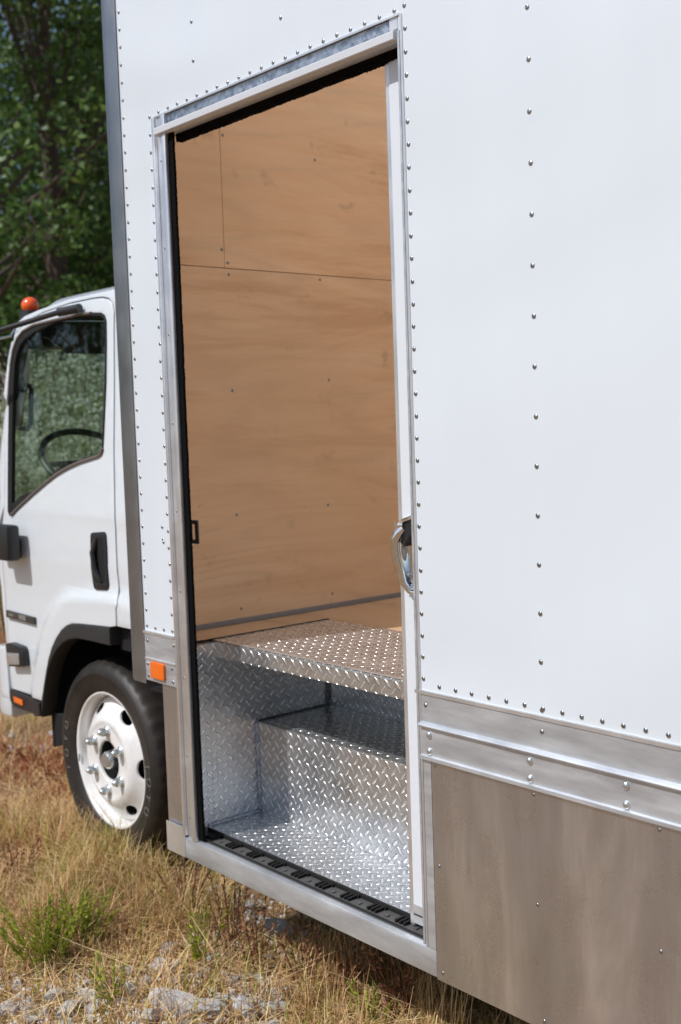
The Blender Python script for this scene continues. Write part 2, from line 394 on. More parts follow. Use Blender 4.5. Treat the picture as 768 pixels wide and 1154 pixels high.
# brush seal: fuzzy strips
def brush(name, p0, p1, w, d, seed, parent=truck):
    """strip from p0 to p1 with bristle-like irregular free edge; w = direction vector of bristles, d = depth along y"""
    rnd = random.Random(seed); bm = NB(); n = int((Vector(p1)-Vector(p0)).length/.0022)
    P0, P1, Wv = Vector(p0), Vector(p1), Vector(w)
    prev = None
    for i in range(n+1):
        b = P0.lerp(P1, i/n); k = 1 + rnd.uniform(-.07, .05) + .06*noise.noise(b*22)
        q = [b, b+Wv*k, b+Wv*k*.98+Vector((0, d, 0)), b+Vector((0, d, 0))]
        q = [bm.verts.new(v) for v in q]
        if prev:
            for a_ in range(4): bm.faces.new((prev[a_], prev[(a_+1) % 4], q[(a_+1) % 4], q[a_]))
        else: bm.faces.new(q)
        prev = q
    bm.faces.new(prev)
    return obj(name, bm, m_brush, parent)
brush('brush_seal', (-2.902, .0065, .372), (-2.902, .0065, 2.45), (.026, 0, 0), .008, 3)
brush('brush_seal', (-2.905, .0365, 2.462), (-1.917, .0365, 2.462), (0, 0, -.030), .02, 5)
# lintel: galvanised recess, track, underside
bx('lintel_edge', m_frame, truck, -2.95, -1.92, -.005, -.001, 2.5035, 2.508)
bx('lintel', m_galv, truck, -2.953, -1.926, .004, .03, 2.458, 2.503)
bx('lintel_corner', m_frame, truck, -2.953, -2.925, -.0005, .0035, 2.478, 2.503)
bx('lintel_corner', m_frame, truck, -1.955, -1.928, -.0005, .0035, 2.478, 2.503)
def xprism(pr, x0, x1):
    bm = NB(); A = [bm.verts.new((x0, y, z)) for y, z in pr]; B = [bm.verts.new((x1, y, z)) for y, z in pr]; n = len(pr)
    for i in range(n): bm.faces.new((A[i], A[(i+1) % n], B[(i+1) % n], B[i]))
    bm.faces.new(A); bm.faces.new(B); return bm
m_track_top = mat('top_track_white', (.70, .71, .73), .4, .3)
tr = obj('door_track', xprism([(.003, 2.474), (-.011, 2.472), (-.014, 2.469), (-.014, 2.453), (-.012, 2.4505), (-.002, 2.4515), (-.0015, 2.449), (.003, 2.449), (.0035, 2.4515), (.036, 2.453), (.036, 2.456), (.003, 2.456)], -2.944, -1.93), m_track_top, truck)
# right edge trim of opening
bx('opening_edge', m_alu, truck, -1.9248, -1.9185, -.0065, .028, .372, 2.47)
bx('opening_edge', m_frame, truck, -1.918, -1.912, -.005, -.0022, .372, 2.505)
# sill
bm = box(NB(), -3.062, -1.886, -.003, .02, .301, .3655, bev=.003)
sill = obj('door_sill', bm, m_alu, truck, smooth=True)
bx('sill_corner', m_frame, truck, -3.062, -2.9605, -.0055, -.0032, .303, .395)
# track strip
tk = bx('floor_track', m_track, truck, -2.954, -1.90, .0205, .078, .355, .3665)
bm = NB(); box(bm, -2.95, -1.90, .071, .0785, .3668, .3795, bev=.002); box(bm, -2.95, -1.90, .0207, .026, .3668, .371, bev=.001)
obj('track_lip', bm, m_rubber, tk)
x = -2.91; k = 0
while x < -1.93:
    bm = NB()
    for j in range(3): box(bm, x+j*.0145, x+j*.0145+.007, .036, .0695, .3667, .3742)
    box(bm, x-.002, x+.042, .0645, .0705, .3668, .3755)
    obj('track_cleat', bm, m_rubber, tk); x += .105
    m_ = NB(); box(m_, x-.045, x-.033, .040, .052, .3667, .3695)
    obj('track_button', m_, m_track, tk)
# ---- sliding door slab
dl = -2.024
bm = plate_bm([(dl+.016, .43), (-1.0, .43), (-1.0, 2.432), (dl+.016, 2.432)], (), .044, .066)
sd = obj('sliding_door', bm, m_door, truck)
bm = plate_bm([(dl, .374), (dl+.0155, .374), (dl+.0155, 2.432), (dl, 2.432)], (), .046, .066, .002)
obj('door_edge_trim', bm, m_frame, sd)
bx('door_foot', m_alu, sd, dl+.016, -1.2, .042, .066, .383, .4295)
bx('door_foot_groove', m_rubber, sd, dl+.018, -1.2, .041, .0418, .404, .407)
# handle
hb = atY(461, 624, .04)
hx, hz = -1.981, 1.290
base = plate_bm(rounded([(hx-.022, hz+.085), (hx+.03, hz+.085), (hx+.03, hz-.092), (hx+.004, hz-.092), (hx-.018, hz-.06)], .012), (), .036, .0438, .002)
hnd = obj('door_handle', base, m_chrome, sd, smooth=True)
bm = NB()   # concave cup
N = 14
grid = [[None]*(N+1) for _ in range(N+1)]
for i in range(N+1):
    for j in range(N+1):
        u = i/N*2-1; v = j/N*2-1; d = max(0, 1-u*u)*max(0, 1-v**4)
        grid[i][j] = bm.verts.new((hx+.004+u*.019, .0352-.009*(1-d), hz-.02+v*.062))
for i in range(N):
    for j in range(N): bm.faces.new((grid[i][j], grid[i+1][j], grid[i+1][j+1], grid[i][j+1]))
obj('handle_cup', bm, m_chrome, hnd, smooth=True)
def hp(px, py, y): q = atY(px, py, y); return Vector((q.x, y, q.z))
bm = NB(); pts = [hp(455, 595, .012), hp(450, 600, .006), hp(446.5, 607, .006), hp(445, 615, .004), hp(447.5, 630, .008), hp(451.5, 645, .014), hp(455.5, 658, .020), hp(462, 667, .030), hp(467, 668, .034)]
tube(bm, pts, [.009, .0115, .0125, .0125, .0115, .010, .008, .006, .005], 14)
obj('handle_lever', bm, m_chrome, hnd, smooth=True)
bm = NB()
tp_ = [hp(q[0], q[1], .010) for q in ((452, 588.5), (466.5, 583.5), (467.5, 598), (460, 606), (455.5, 616), (451.5, 611), (455, 600))]
lo = [bm.verts.new(v) for v in tp_]; hi = [bm.verts.new(v+Vector((0, .026, 0))) for v in tp_]
for a_ in range(7): bm.faces.new((lo[a_], lo[(a_+1) % 7], hi[(a_+1) % 7], hi[a_]))
bm.faces.new(lo); bm.faces.new(hi); obj('handle_block', bm, m_plastic, hnd)
bm = NB(); tube(bm, [hp(450, 590, .008), hp(456, 586, .008), hp(466, 582.5, .010)], .005, 10); obj('handle_bracket', bm, m_chrome, hnd, smooth=True)
kn = hp(447.5, 592, .006)
bm = NB(); tube(bm, [kn-Vector((.005, 0, 0)), kn+Vector((.02, .004, .001))], [.0085, .0075], 14); tube(bm, [kn+Vector((0, 0, -.014)), kn+Vector((0, 0, .009))], [.0095, .0095], 14); obj('handle_knob', bm, m_chrome, hnd, smooth=True)
bm = NB(); lathe(bm, [(0, -.0035), (.004, -.003), (.006, 0), (.006, .004)], tuple(hp(459, 648, .030)), 14); obj('handle_rivet', bm, m_bolt, hnd, smooth=True)
# striker on the left jamb
a_, b2 = atY(215.5, 586, .05), atY(224, 613, .05)
bm = plate_bm([(a_.x-.01, b2.z), (b2.x, b2.z), (b2.x, a_.z), (a_.x-.01, a_.z)], [[(a_.x+.001, b2.z+.012), (b2.x-.013, b2.z+.012), (b2.x-.013, a_.z-.012), (a_.x+.001, a_.z-.012)]], .047, .053)
obj('door_striker', bm, m_plastic, truck)

# ---- interior
FZ = .945; BX = -3.19
# bulkhead panels
bx('bulkhead_backing', m_edge, truck, BX-.03, BX-.0125, .02, 2.42, .83, ROOF-.01)
bx('bulkhead_plywood', m_ply, truck, BX-.012, BX, .02, 2.42, FZ+.006, 2.126)
bx('bulkhead_plywood', m_ply2, truck, BX-.012, BX, .02, .3895, 2.1285, ROOF-.02)
bx('bulkhead_plywood', m_ply2, truck, BX-.012, BX, .3915, 1.6, 2.1285, ROOF-.02)
bx('bulkhead_plywood', m_ply2, truck, BX-.012, BX, 1.602, 2.42, 2.1285, ROOF-.02)
bm = xprism([(.03, FZ+.001), (2.4, FZ+.001), (2.4, FZ+.014), (.03, FZ+.016)], BX, BX+.008)
obj('floor_caulk', bm, m_caulk, truck)
screws = [(355, 180), (262, 440), (371, 428), (267, 580), (370, 569), (272, 686), (375, 669), (361, 315), (257, 296), (251, 152), (250, 281), (258, 309)]
for q in screws:
    d = ray(*q); p = CAM + d*((BX-CAM.x)/d.x)
    bm = NB(); bmesh.ops.create_cone(bm, cap_ends=True, segments=12, radius1=.0055, radius2=.004, depth=.0015, matrix=Matrix.Translation((BX+.0008, p.y, p.z)) @ Matrix.Rotation(pi/2, 4, 'Y'))
    obj('screw', bm, m_caulk, truck)
# floor plywood around the step well
WL, WR, WB = -2.965, -1.90, .583
bm = NB(); box(bm, BX, REAR-.02, .625, 2.42, FZ-.03, FZ-.001); box(bm, BX, -3.0, .06, .6245, FZ-.03, FZ-.0012); box(bm, WR+.02, REAR-.02, .07, .6245, FZ-.03, FZ-.0012)
obj('wood_floor', bm, m_floor, truck)
# linings, far wall, roof
bm = NB(); box(bm, WR+.03, REAR, .082, .092, FZ, ROOF-.02); box(bm, BX, WR+.028, .082, .092, 2.47, ROOF-.02); box(bm, BX, -2.985, .05, .06, FZ, 2.469)
obj('side_lining', bm, m_ply, truck)
bx('far_lining', m_ply, truck, BX, REAR, YF-.03, YF-.02, FZ, ROOF-.02)
bx('far_side_panel', m_panel, truck, BX-.02, REAR, YF-.004, YF, .82, ROOF)
bx('front_panel', m_panel, truck, BX-.07, BX-.066, .06, YF-.06, .82, ROOF)
bx('roof_panel', m_roof, truck, BX-.08, REAR, -.004, YF, ROOF+.002, ROOF+.006)
bx('roof_rail', m_alu, truck, BX-.08, REAR, -.012, -.0045, ROOF-.10, ROOF+.01, bev=.002)
# step well (diamond plate)
T = .003
def dp(name, *a): return bx(name, m_plate, truck, *a, uv=True)
dp('well_side', WL-T, WL, .052, .60, .36, FZ-.0015)
dp('well_side', WR, WR+T, .08, .60, .36, FZ-.0015)
dp('well_floor', WL, WR, .079, .2835, .36, .376)
bm = NB(); box(bm, WL+.0005, WR-.0005, .283, .286, .3765, .6645); box(bm, WL+.0005, WR-.0005, .2835, .583, .6646, .6675); 
bmesh.ops.recalc_face_normals(bm, faces=bm.faces)
obj('step', bm, m_plate, truck, uv=True)
dp('well_riser', WL+.0005, WR-.0005, .583, .586, .668, FZ-.004)
# cantilevered top plate with folded nosing
pr = [(.622, FZ+.002), (.150+.004, FZ+.002), (.148, FZ-.001), (.147, FZ-.006), (.147, FZ-.049), (.150, FZ-.049), (.150, FZ-.006), (.153, FZ-.001), (.622, FZ-.001)]
tp = obj('floor_plate', xprism(pr, -3.0, WR), m_plate, truck, uv=True)
bx('plate_support', m_dark, truck, WL+.004, WR-.004, .30, .585, FZ-.012, FZ-.004)
bx('plate_edge_polish', m_frame, tp, -2.99, WR, .1475, .158, FZ+.0021, FZ+.0026)
# welds
def weld(pts, r, seed):
    rnd = random.Random(seed); bm = NB(); P = []; Rr = []
    A, B = Vector(pts[0]), Vector(pts[1]); n = int((B-A).length/.005)
    for i in range(n+1): P.append(A.lerp(B, i/n) + Vector([rnd.uniform(-.0008, .0008) for _ in range(3)])); Rr.append(r*(1+.25*(i % 2)+rnd.uniform(-.2, .2)))
    tube(bm, P, Rr, 8); return bm
m_weld = metal('weld_bead', (.35, .37, .42), (.62, .63, .66), .35, .5, (1, 1, 1), 40, .2)
m_weldd = metal('burnt_weld', (.06, .06, .065), (.3, .3, .31), .4, .6, (1, 1, 1), 25, .2)
obj('weld_bead', weld([(WL+.004, .280, .382), (WL+.004, .280, .664)], .0050, 1), m_weld, truck, smooth=True)
obj('weld_bead', weld([(WL+.003, .085, .379), (WL+.003, .280, .379)], .0052, 2), m_weld, truck, smooth=True)
obj('weld_bead', weld([(WL+.003, .290, .6685), (WL+.003, .578, .6685)], .0036, 3), m_weldd, truck, smooth=True)
obj('weld_bead', weld([(WL+.006, .580, .672), (WL+.006, .580, FZ-.02)], .0052, 4), m_weldd, truck, smooth=True)
obj('weld_bead', weld([(WL+.005, .283, .376), (WR-.01, .283, .376)], .0020, 5), m_weld, truck, smooth=True)
bm = NB(); rnd = random.Random(11); prev = None
for i in range(90):
    y = .06+i*.0063; w = .004+.0045*abs(noise.noise(Vector((y*30, 1, 2))))+rnd.uniform(0, .002); xx = -3.001
    q = [bm.verts.new((xx-w, y, FZ+.0035)), bm.verts.new((xx+w, y, FZ+.0045)), bm.verts.new((xx+w, y, FZ-.001)), bm.verts.new((xx-w, y, FZ-.001))]
    if prev:
        for a_ in range(4): bm.faces.new((prev[a_], prev[(a_+1) % 4], q[(a_+1) % 4], q[a_]))
    prev = q
obj('floor_seam_sealant', bm, m_rubber, truck)
# ---- underbody
bx('floor_beam', m_dark, truck, BX-.02, REAR, .66, YF-.1, .72, .86)
bx('floor_beam', m_dark, truck, WR+.05, REAR, .10, .655, .72, .86)
bx('floor_beam', m_dark, truck, BX-.02, -3.06, .10, .655, .72, .86)
bx('chassis_rail', m_dark, truck, -4.3, REAR, .80, .88, .52, .70)
bx('chassis_rail', m_dark, truck, -4.3, REAR, 1.56, 1.64, .52, .70)
bx('step_well_box', m_dark, truck, -3.0, -1.87, .10, .75, .31, .345)
bx('step_well_front', m_dark, truck, -3.055, -3.05, .02, .7, .31, .82)
bx('skirt_panel', m_skirt, truck, -1.884, REAR, YF-.004, YF-.001, .299, .8195)  # unseen far-side skirt, added to darken the ground under the truck
bx('tool_box', m_dark, truck, -1.8, -.4, .5, .78, .33, .70, bev=.01)
# ---- rivets and bolts
def dome(r, h, n=12):
    bm = NB(); lathe(bm, [(r, 0), (r*.96, -h*.35), (r*.8, -h*.68), (r*.5, -h*.92), (0, -h)], (0, 0, 0), n)
    bmesh.ops.recalc_face_normals(bm, faces=bm.faces)
    me = bpy.data.meshes.new('rivet'); bm.to_mesh(me); bm.free(); me.materials.append(m_rivet)
    for p in me.polygons: p.use_smooth = True
    return me
rv = dome(.0057, .0026); rvs = dome(.0045, .002); bl = dome(.0085, .006, 16)
bl.materials.clear(); bl.materials.append(m_bolt)
spots = []
def jx(): return random.uniform(-.0009, .0009)
for i in range(16): spots.append((-1.553+jx(), 2.416+.1016-i*.1016 if i else 2.5176, -.002, side2))
spots.append((-1.553, 2.6192, -.002, side2))
for i in range(46):
    spots.append((-1.903+jx(), 2.722-i*.0508*.9915+jx() if i < 35 else 0, -.002, side2)) if i < 35 else None
for i in range(1, 18): spots.append((-1.903+i*.0503+jx(), .997, -.002, side2))
for i in range(38): spots.append((-3.131+jx(), .996+i*.0516+jx(), 0, side1))
for i in range(31): spots.append((-2.984+jx(), .996+i*.0506+jx(), 0, side1))
for i in range(1, 3): spots.append((-3.131+i*.049, .994, 0, side1))
for i in range(1, 22): spots.append((-2.984+i*.0498+jx(), 2.518+jx(), 0, side1))
for a_ in ((-2.746, 2.719), (-2.745, 2.614), (-2.349, 2.618), (-2.349, 2.719)): spots.append((a_[0], a_[1], 0, side1))
for q in ((183, 594), (184, 608), (184.5, 611)): p = atY(*q, 0); spots.append((p.x, p.z, 0, side1))
spots = [s for s in spots if s[1]]
spots.sort(key=lambda s: (Vector((s[0], 0, s[1]))-CAM).length)
small = NB()
for i, (x, z, y, par) in enumerate(spots):
    if i < 100:
        o = bpy.data.objects.new('rivet', rv); COL.objects.link(o); o.parent = par; o.location = (x, y, z)
        # parent is itself offset only by its inverse matrix, so world = local here
    else:
        for_me = rv; base_i = len(small.verts)
        vs_ = [small.verts.new((v.co.x+x, v.co.y+y, v.co.z+z)) for v in for_me.vertices]
        for p in for_me.polygons: small.faces.new([vs_[k] for k in p.vertices])
o = obj('small_rivets', small, m_rivet, truck, smooth=True); o['kind'] = 'stuff'
for (x, z) in ((-1.897, .948), (-1.553, .948), (-1.2, .948), (-1.0, .948)):
    o = bpy.data.objects.new('rivet', rv); COL.objects.link(o); o.parent = railR; o.location = (x, -.004, z)
for x0 in (-1.886, -1.586, -1.343, -1.0):
    for z in (.881, .8425): o = bpy.data.objects.new('bolt', bl); COL.objects.link(o); o.parent = railR; o.location = (x0, -.006, z)
for (x, z) in ((-1.872, .811), (-1.579, .809), (-1.867, .575), (-1.575, .571), (-1.865, .320), (-1.563, .319), (-1.27, .81), (-1.27, .57)):
    o = bpy.data.objects.new('bolt', rvs); COL.objects.link(o); o.parent = truck; o.matrix_parent_inverse = Matrix.Translation(-truck.location); o.location = (x, -.004, z)
for q in ((166.5, 722), (196, 728), (167, 748), (168, 761.5), (194, 754), (195.5, 769)):
    p = atY(*q, -.004); o = bpy.data.objects.new('bolt', rv); COL.objects.link(o); o.parent = railL; o.location = (p.x, -.004, p.z)
for k, z in enumerate((2.38, 2.13, 1.88, 1.62, 1.36, 1.12, .86, .62, .43)):
    o = bpy.data.objects.new('jamb_rivet', rvs); COL.objects.link(o); o.parent = fr; o.location = (-2.937, .004, z)
# ---- wheels
WX, WZ, WY = -3.782, .395, .205
def wheel(parent, cx, cy, cz):
    c = (cx, cy, cz)
    # tyre: lathe profile (r, y), y=0 is rim flange plane
    pf = [(.243, .012), (.252, -.004), (.262, -.012), (.29, -.020), (.318, -.023), (.322, -.0255), (.340, -.022), (.344, -.019), (.356, -.012), (.364, -.002), (.369, .010), (.372, .03), (.373, .05), (.373, .09), (.368, .11), (.355, .122), (.31, .135), (.26, .13), (.243, .12)]
    bm = NB(); n = 120
    lathe(bm, pf, c, n)
    for v in bm.verts:   # shoulder lugs and tread blocks
        dx, dz = v.co.x-cx, v.co.z-cz; r = math.hypot(dx, dz); yy = v.co.y-cy
        if r > .363:
            a = math.atan2(dz, dx); k = int((a+pi)/(2*pi)*n+.5) % 3
            if k == 0 and (yy < .02 or yy > .19 or True): 
                f = (r-.006)/r; v.co.x = cx+dx*f; v.co.z = cz+dz*f
    ty = obj('tyre', bm, m_tyre, parent, smooth=True)
    # rim + disc
    def arcs(p, q, n): return [(p[0]+(q[0]-p[0])*i/n, p[1]+(q[1]-p[1])*i/n) for i in range(1, n+1)]
    rf = [(.245, .02), (.253, .004), (.2565, -.003), (.252, -.006), (.244, -.003), (.238, .008), (.234, .03), (.233, .045), (.231, .05)]
    bm = NB(); lathe(bm, rf, c, 96); rim = obj('rim', bm, m_rim, parent, smooth=True, sharp=60)
    df = [(.230, 0.0400), (.224, 0.0353), (.217, 0.0299), (.211, 0.0253), (.205, 0.0206), (.199, 0.0159), (.193, 0.0113), (.187, 0.0066), (.181, 0.0020), (.175, -0.0027), (.170, -0.0066), (.163, -0.0100), (.152, -0.0150), (.142, -0.0155), (.136, -0.0125), (.12, -0.0110), (.09, -0.0110), (.077, -0.0110), (.073, -0.0080), (.072, 0.0000)]
    bm = NB(); N = 180; lathe(bm, df, c, N)
    bmesh.ops.remove_doubles(bm, verts=bm.verts, dist=1e-6); bmesh.ops.recalc_face_normals(bm, faces=bm.faces)
    bmesh.ops.solidify(bm, geom=bm.faces[:], thickness=.006)
    cut = NB()
    for k in range(6):
        a = R_(60*k); e1 = Vector((cos(a), 0, sin(a))); e2 = Vector((-sin(a), 0, cos(a))); C0 = Vector(c)+e1*.198
        lo, hi = [], []
        for q in range(36):
            t_ = 2*pi*q/36; p_ = C0 + e1*cos(t_)*.0185 + e2*sin(t_)*.037
            lo.append(cut.verts.new(p_+Vector((0, -.06, 0)))); hi.append(cut.verts.new(p_+Vector((0, .062, 0))))
        for q in range(36): cut.faces.new((lo[q], lo[(q+1) % 36], hi[(q+1) % 36], hi[q]))
        cut.faces.new(lo); cut.faces.new(hi)
    bmesh.ops.recalc_face_normals(cut, faces=cut.faces); bmesh.ops.recalc_face_normals(bm, faces=bm.faces)
    m1 = bpy.data.meshes.new('a'); bm.to_mesh(m1); bm.free(); m2 = bpy.data.meshes.new('b'); cut.to_mesh(m2); cut.free()
    o1 = bpy.data.objects.new('a', m1); o2 = bpy.data.objects.new('b', m2); COL.objects.link(o1); COL.objects.link(o2)
    md = o1.modifiers.new('x', 'BOOLEAN'); md.object = o2; md.operation = 'DIFFERENCE'; md.solver = 'EXACT'
    dmesh = bpy.data.meshes.new_from_object(o1.evaluated_get(bpy.context.evaluated_depsgraph_get()))
    bpy.data.objects.remove(o1); bpy.data.objects.remove(o2); bpy.data.meshes.remove(m1); bpy.data.meshes.remove(m2)
    dmesh.name = 'wheel_disc'; dmesh.materials.clear()
    mesh_obj('wheel_disc', dmesh, m_rim, parent, smooth=True, sharp=42)
    bm = NB(); lathe(bm, [(.225, .075), (.1, .075), (0, .075)], c, 40); lathe(bm, [(.225, .075), (.225, .12), (0, .12)], c, 40); obj('brake_drum', bm, m_dark, parent)
    bm = NB(); lathe(bm, [(.0715, -.001), (.0715, .04), (.05, .032), (.034, .02)], c, 40); bm_h = bm; obj('hub_bore', bm, m_dark, parent); bm = NB(); lathe(bm, [(.034, .03), (.034, .004), (.033, -.014), (.028, -.022), (.012, -.0235), (0, -.0235)], (cx-.004, cy, cz), 40)
    obj('hub_cap', bm, m_bolt, parent, smooth=True)
    for k in range(6):
        a = R_(28+60*k); nx_, nz_ = cx+.111*cos(a), cz+.111*sin(a)
        bm = NB(); lathe(bm, [(.020, -.0115), (.020, -.016), (.017, -.019), (.016, -.020)], (nx_, cy, nz_), 20)
        lathe(bm, [(.0168, -.016), (.0168, -.036), (.0135, -.041), (0, -.041)], (nx_, cy, nz_), 6)
        lathe(bm, [(.009, -.041), (.009, -.046), (.006, -.049), (0, -.049)], (nx_, cy, nz_), 12)
        obj('lug_nut', bm, m_bolt, parent, smooth=True, sharp=30)
    bm = NB(); tube(bm, [(cx-.24*cos(.1), cy-.004, cz-.24*sin(.1)), (cx-.235, cy-.008, cz-.05)], .002, 6); 
    obj('valve_stem', bm, m_plastic, parent)
    return ty
def text_bm(s, size, extrude=.0006):
    cu = bpy.data.curves.new('t', 'FONT'); cu.body = s; cu.size = size; cu.extrude = extrude; cu.align_x = 'CENTER'; cu.align_y = 'CENTER'; cu.resolution_u = 3
    t = bpy.data.objects.new('t', cu); COL.objects.link(t)
    me = bpy.data.meshes.new_from_object(t.evaluated_get(bpy.context.evaluated_depsgraph_get()))
    bm = NB(); bm.from_mesh(me); bpy.data.objects.remove(t); bpy.data.curves.remove(cu); bpy.data.meshes.remove(me); return bm
wh = bpy.data.objects.new('wheel', None); COL.objects.link(wh); wh.parent = truck; wh.matrix_parent_inverse = Matrix.Translation(-truck.location); wh['local'] = 1
ty = wheel(wh, WX, WY, WZ)
for word, a0 in (('TOYO', 180), ('TOYO', -8)):
    big_ = NB()
    for i, ch in enumerate(word):
        tb = text_bm(ch, .05, .0008); ang = R_(a0 + (1.5-i)*10.5)
        for v in tb.verts:
            # letter upright = pointing outwards from the hub
            rr_ = .305+v.co.y*.92; aa = ang - v.co.x*.85/.305
            v.co = Vector((WX+rr_*cos(aa), WY-.0232-v.co.z, WZ+rr_*sin(aa)))
        me = bpy.data.meshes.new('t'); tb.to_mesh(me); tb.free(); big_.from_mesh(me); bpy.data.meshes.remove(me)
    obj('tyre_lettering', big_, m_tyretext, ty)
def copy_tree(o, parent, off=None):
    c = o.copy(); COL.objects.link(c); c.parent = parent
    for ch in list(o.children): copy_tree(ch, c)
    return c
for (dx, mir) in ((5.0, 1), (0, -1), (5.0, -1)):
    w2 = copy_tree(wh, truck); 
    if mir == 1: w2.location = (dx-.9, 0, 0)
    else: w2.rotation_euler.z = pi; w2.location = (2*WX + (dx-.9 if dx else 0), YF, 0)
bx('mud_flap', m_rubber, truck, -3.375, -3.365, .24, .50, .20, .74)
bx('wheel_liner', m_dark, truck, -4.25, -3.42, .50, .52, .45, .90)
bx('wheel_liner_top', m_dark, truck, -4.22, -3.42, .22, 1.0, .905, .915)
bx('front_liner', m_dark, truck, -4.24, -4.225, .20, .9, .36, .9)
bm = plate_bm(rounded([(-4.22, .50), (-4.12, .50), (-4.12, .40), (-4.22, .36)], .006), (), .20, .24); obj('flap', bm, m_dark, truck)
bm = NB(); tube(bm, [(-3.47, .30, .70), (-3.47, .30, .52), (-3.40, .30, .46)], .02, 10); obj('air_hose', bm, m_plastic, truck, smooth=True)
bx('support_bracket', m_dark, truck, -3.40, -3.30, .16, .3, .725, .733)
bx('mud_guard', m_flare, truck, -3.42, -3.30, .20, .45, .735, .742, bev=.003)

# ---- CAB
def ycab(z, x=-4):
    y = .17
    if z > 1.30: y += (z-1.30)*.098 + max(0, z-1.95)**2*.3
    if z < .7: y += (.7-z)*.04
    xs_ = -4.60 + .16*max(0, min(1, (z-1.2)/.8))
    if x < xs_: y += min(1, (xs_-x)/.22)**2*.16
    return y
def cabp(px, py):
    z = 1.3; x = -4
    for _ in range(12): p = atY(px, py, ycab(z, x)); z, x = p.z, p.x
    return (x, z)
def Z1(q): return cabp(q[0]*.2604, 300+q[1]*.2604)
def Z2(q): return cabp(q[0]*.2604, 560+q[1]*.2604)
arch_o = [cabp(53, 789)] + [Z2(q) for q in ((207, 860), (216, 800), (225, 745), (236, 690), (250, 645), (268, 606), (290, 572), (312, 553), (335, 545), (370, 546), (430, 552), (500, 560))]
# a smooth arch: quarter-like corner to a nearly flat top
arch_o += [(-3.52, arch_o[-1][1]-.002), (-3.40, arch_o[-1][1]-.004)]
def arch_dist(x, z):
    best = 9
    for (a, b) in zip(arch_o, arch_o[1:]):
        A, B, P = Vector(a), Vector(b), Vector((x, z)); t = max(0, min(1, (P-A).dot(B-A)/max(1e-9, (B-A).length_squared)))
        best = min(best, (A.lerp(B, t)-P).length)
    return best
def warp(bm):
    for v in bm.verts:
        dy = 0
        if v.co.z < 1.25:
            d = arch_dist(v.co.x, v.co.z)
            t = max(0, min(1, (.135-d)/.05)); t = t*t*(3-2*t); dy -= .020*t
            z = v.co.z
            dy -= .006*max(0, 1-abs(z-1.12)/.16)
        v.co.y += ycab(v.co.z, v.co.x) + dy
    return bm
def cabplate(name, mt, outline, holes=(), y0=0, y1=.012, bev=.002, parent=None, step=.03, smooth=True):
    bm = plate_bm(outline, holes, y0, y1, bev)
    x0 = min(p[0] for p in outline); x1 = max(p[0] for p in outline); z0 = min(p[1] for p in outline); z1 = max(p[1] for p in outline)
    bmesh.ops.delete(bm, geom=[], context='VERTS')
    slice_bm(bm, frange(x0, x1, step), frange(z0, z1, step)); warp(bm)
    return obj(name, bm, mt, parent or truck, smooth=smooth, sharp=40)
win = [Z1(q) for q in ((345, 207), (400, 200), (440, 201), (456, 212), (464, 240), (465, 330), (463, 500), (457, 650), (450, 790), (444, 812), (430, 824), (350, 850), (300, 873), (250, 902), (200, 942), (150, 985), (95, 1036), (52, 1080), (42, 1078), (36, 1060), (36, 900), (37, 760), (40, 600), (45, 500), (52, 420), (62, 360), (80, 310), (105, 278), (150, 252), (240, 230))]
wi = []
cxw = sum(p[0] for p in win)/len(win); czw = sum(p[1] for p in win)/len(win)
def inset(poly, d, dl=None):
    out = []; n = len(poly)
    for i in range(n):
        p = Vector(poly[i]); t = (Vector(poly[(i+1) % n])-Vector(poly[i-1])).normalized(); nrm = Vector((t.y, -t.x))
        if nrm.dot(Vector((cxw, czw))-p) < 0: nrm = -nrm
        k = d
        if dl: f_ = max(0, min(1, (-4.22-p.x)/.12)); k = d+(dl-d)*f_*f_*(3-2*f_)
        out.append(tuple(p+nrm*k))
    return out
door_front = [cabp(*q) for q in ((13.5, 776), (10, 737), (8, 709), (6.5, 675), (4.5, 640), (3, 600))]
door_top = [Z1(q) for q in ((20, 1040), (22, 800), (28, 560), (36, 430), (52, 345), (78, 285), (110, 246), (180, 205), (300, 163), (400, 142), (440, 137), (468, 143), (487, 162), (494, 200))]
door_rear = [Z1(q) for q in ((494, 500), (492, 800), (495, 1000))] + [Z2(q) for q in ((497, 100), (508, 250), (522, 430), (530, 466), (524, 480), (525, 556))]
arch_door = [p for p in arch_o if p[0] < door_rear[-1][0]-.002][::-1]
door = door_front[::-1][::-1] + door_top + door_rear + arch_door
door = [tuple(p) for p in door]
dr = cabplate('cab_door', m_cab, door, [win], -.002, .016, .0025)
# rear cab side (B pillar strip) and sill above the door
ro = [(-3.40, arch_o[-1][1])] + [(-3.40, 2.075)]
roofside = [cabp(*q) for q in ((128, 326), (78, 337), (44, 349), (28, 356))]
cabin_back = []
def shrink_line(line, dx=0, dz=0): return [(a+dx, b+dz) for a, b in line]
pil = [(-3.40, 2.08)] + [(p[0], p[1]+.012) for p in roofside] + [(p[0]-.006, p[1]+.006) for p in door_top[:8]][::-1]
side_top = [(-3.40, 2.085)] + roofside + [(cabp(21, 362)[0], cabp(21, 362)[1])] + [cabp(*q) for q in ((13, 385), (9, 404), (4, 446), (1, 500), (0, 560))]
gapo = .005
inner_path = [(p[0]-.006, p[1]) for p in door_top[:5]] + [(p[0]-.003, p[1]+.005) for p in door_top[5:9]] + [(p[0]+.002, p[1]+.005) for p in door_top[9:12]] + [(p[0]+.006, p[1]+.002) for p in door_top[12:]] + [(p[0]+.006, p[1]) for p in door_rear[:-1]] + [(door_rear[-1][0]+.006, door_rear[-1][1])]
outl = side_top + [(cabp(0, 590)[0]-.01, cabp(0, 590)[1])] + inner_path + [(-3.40, door_rear[-1][1])]
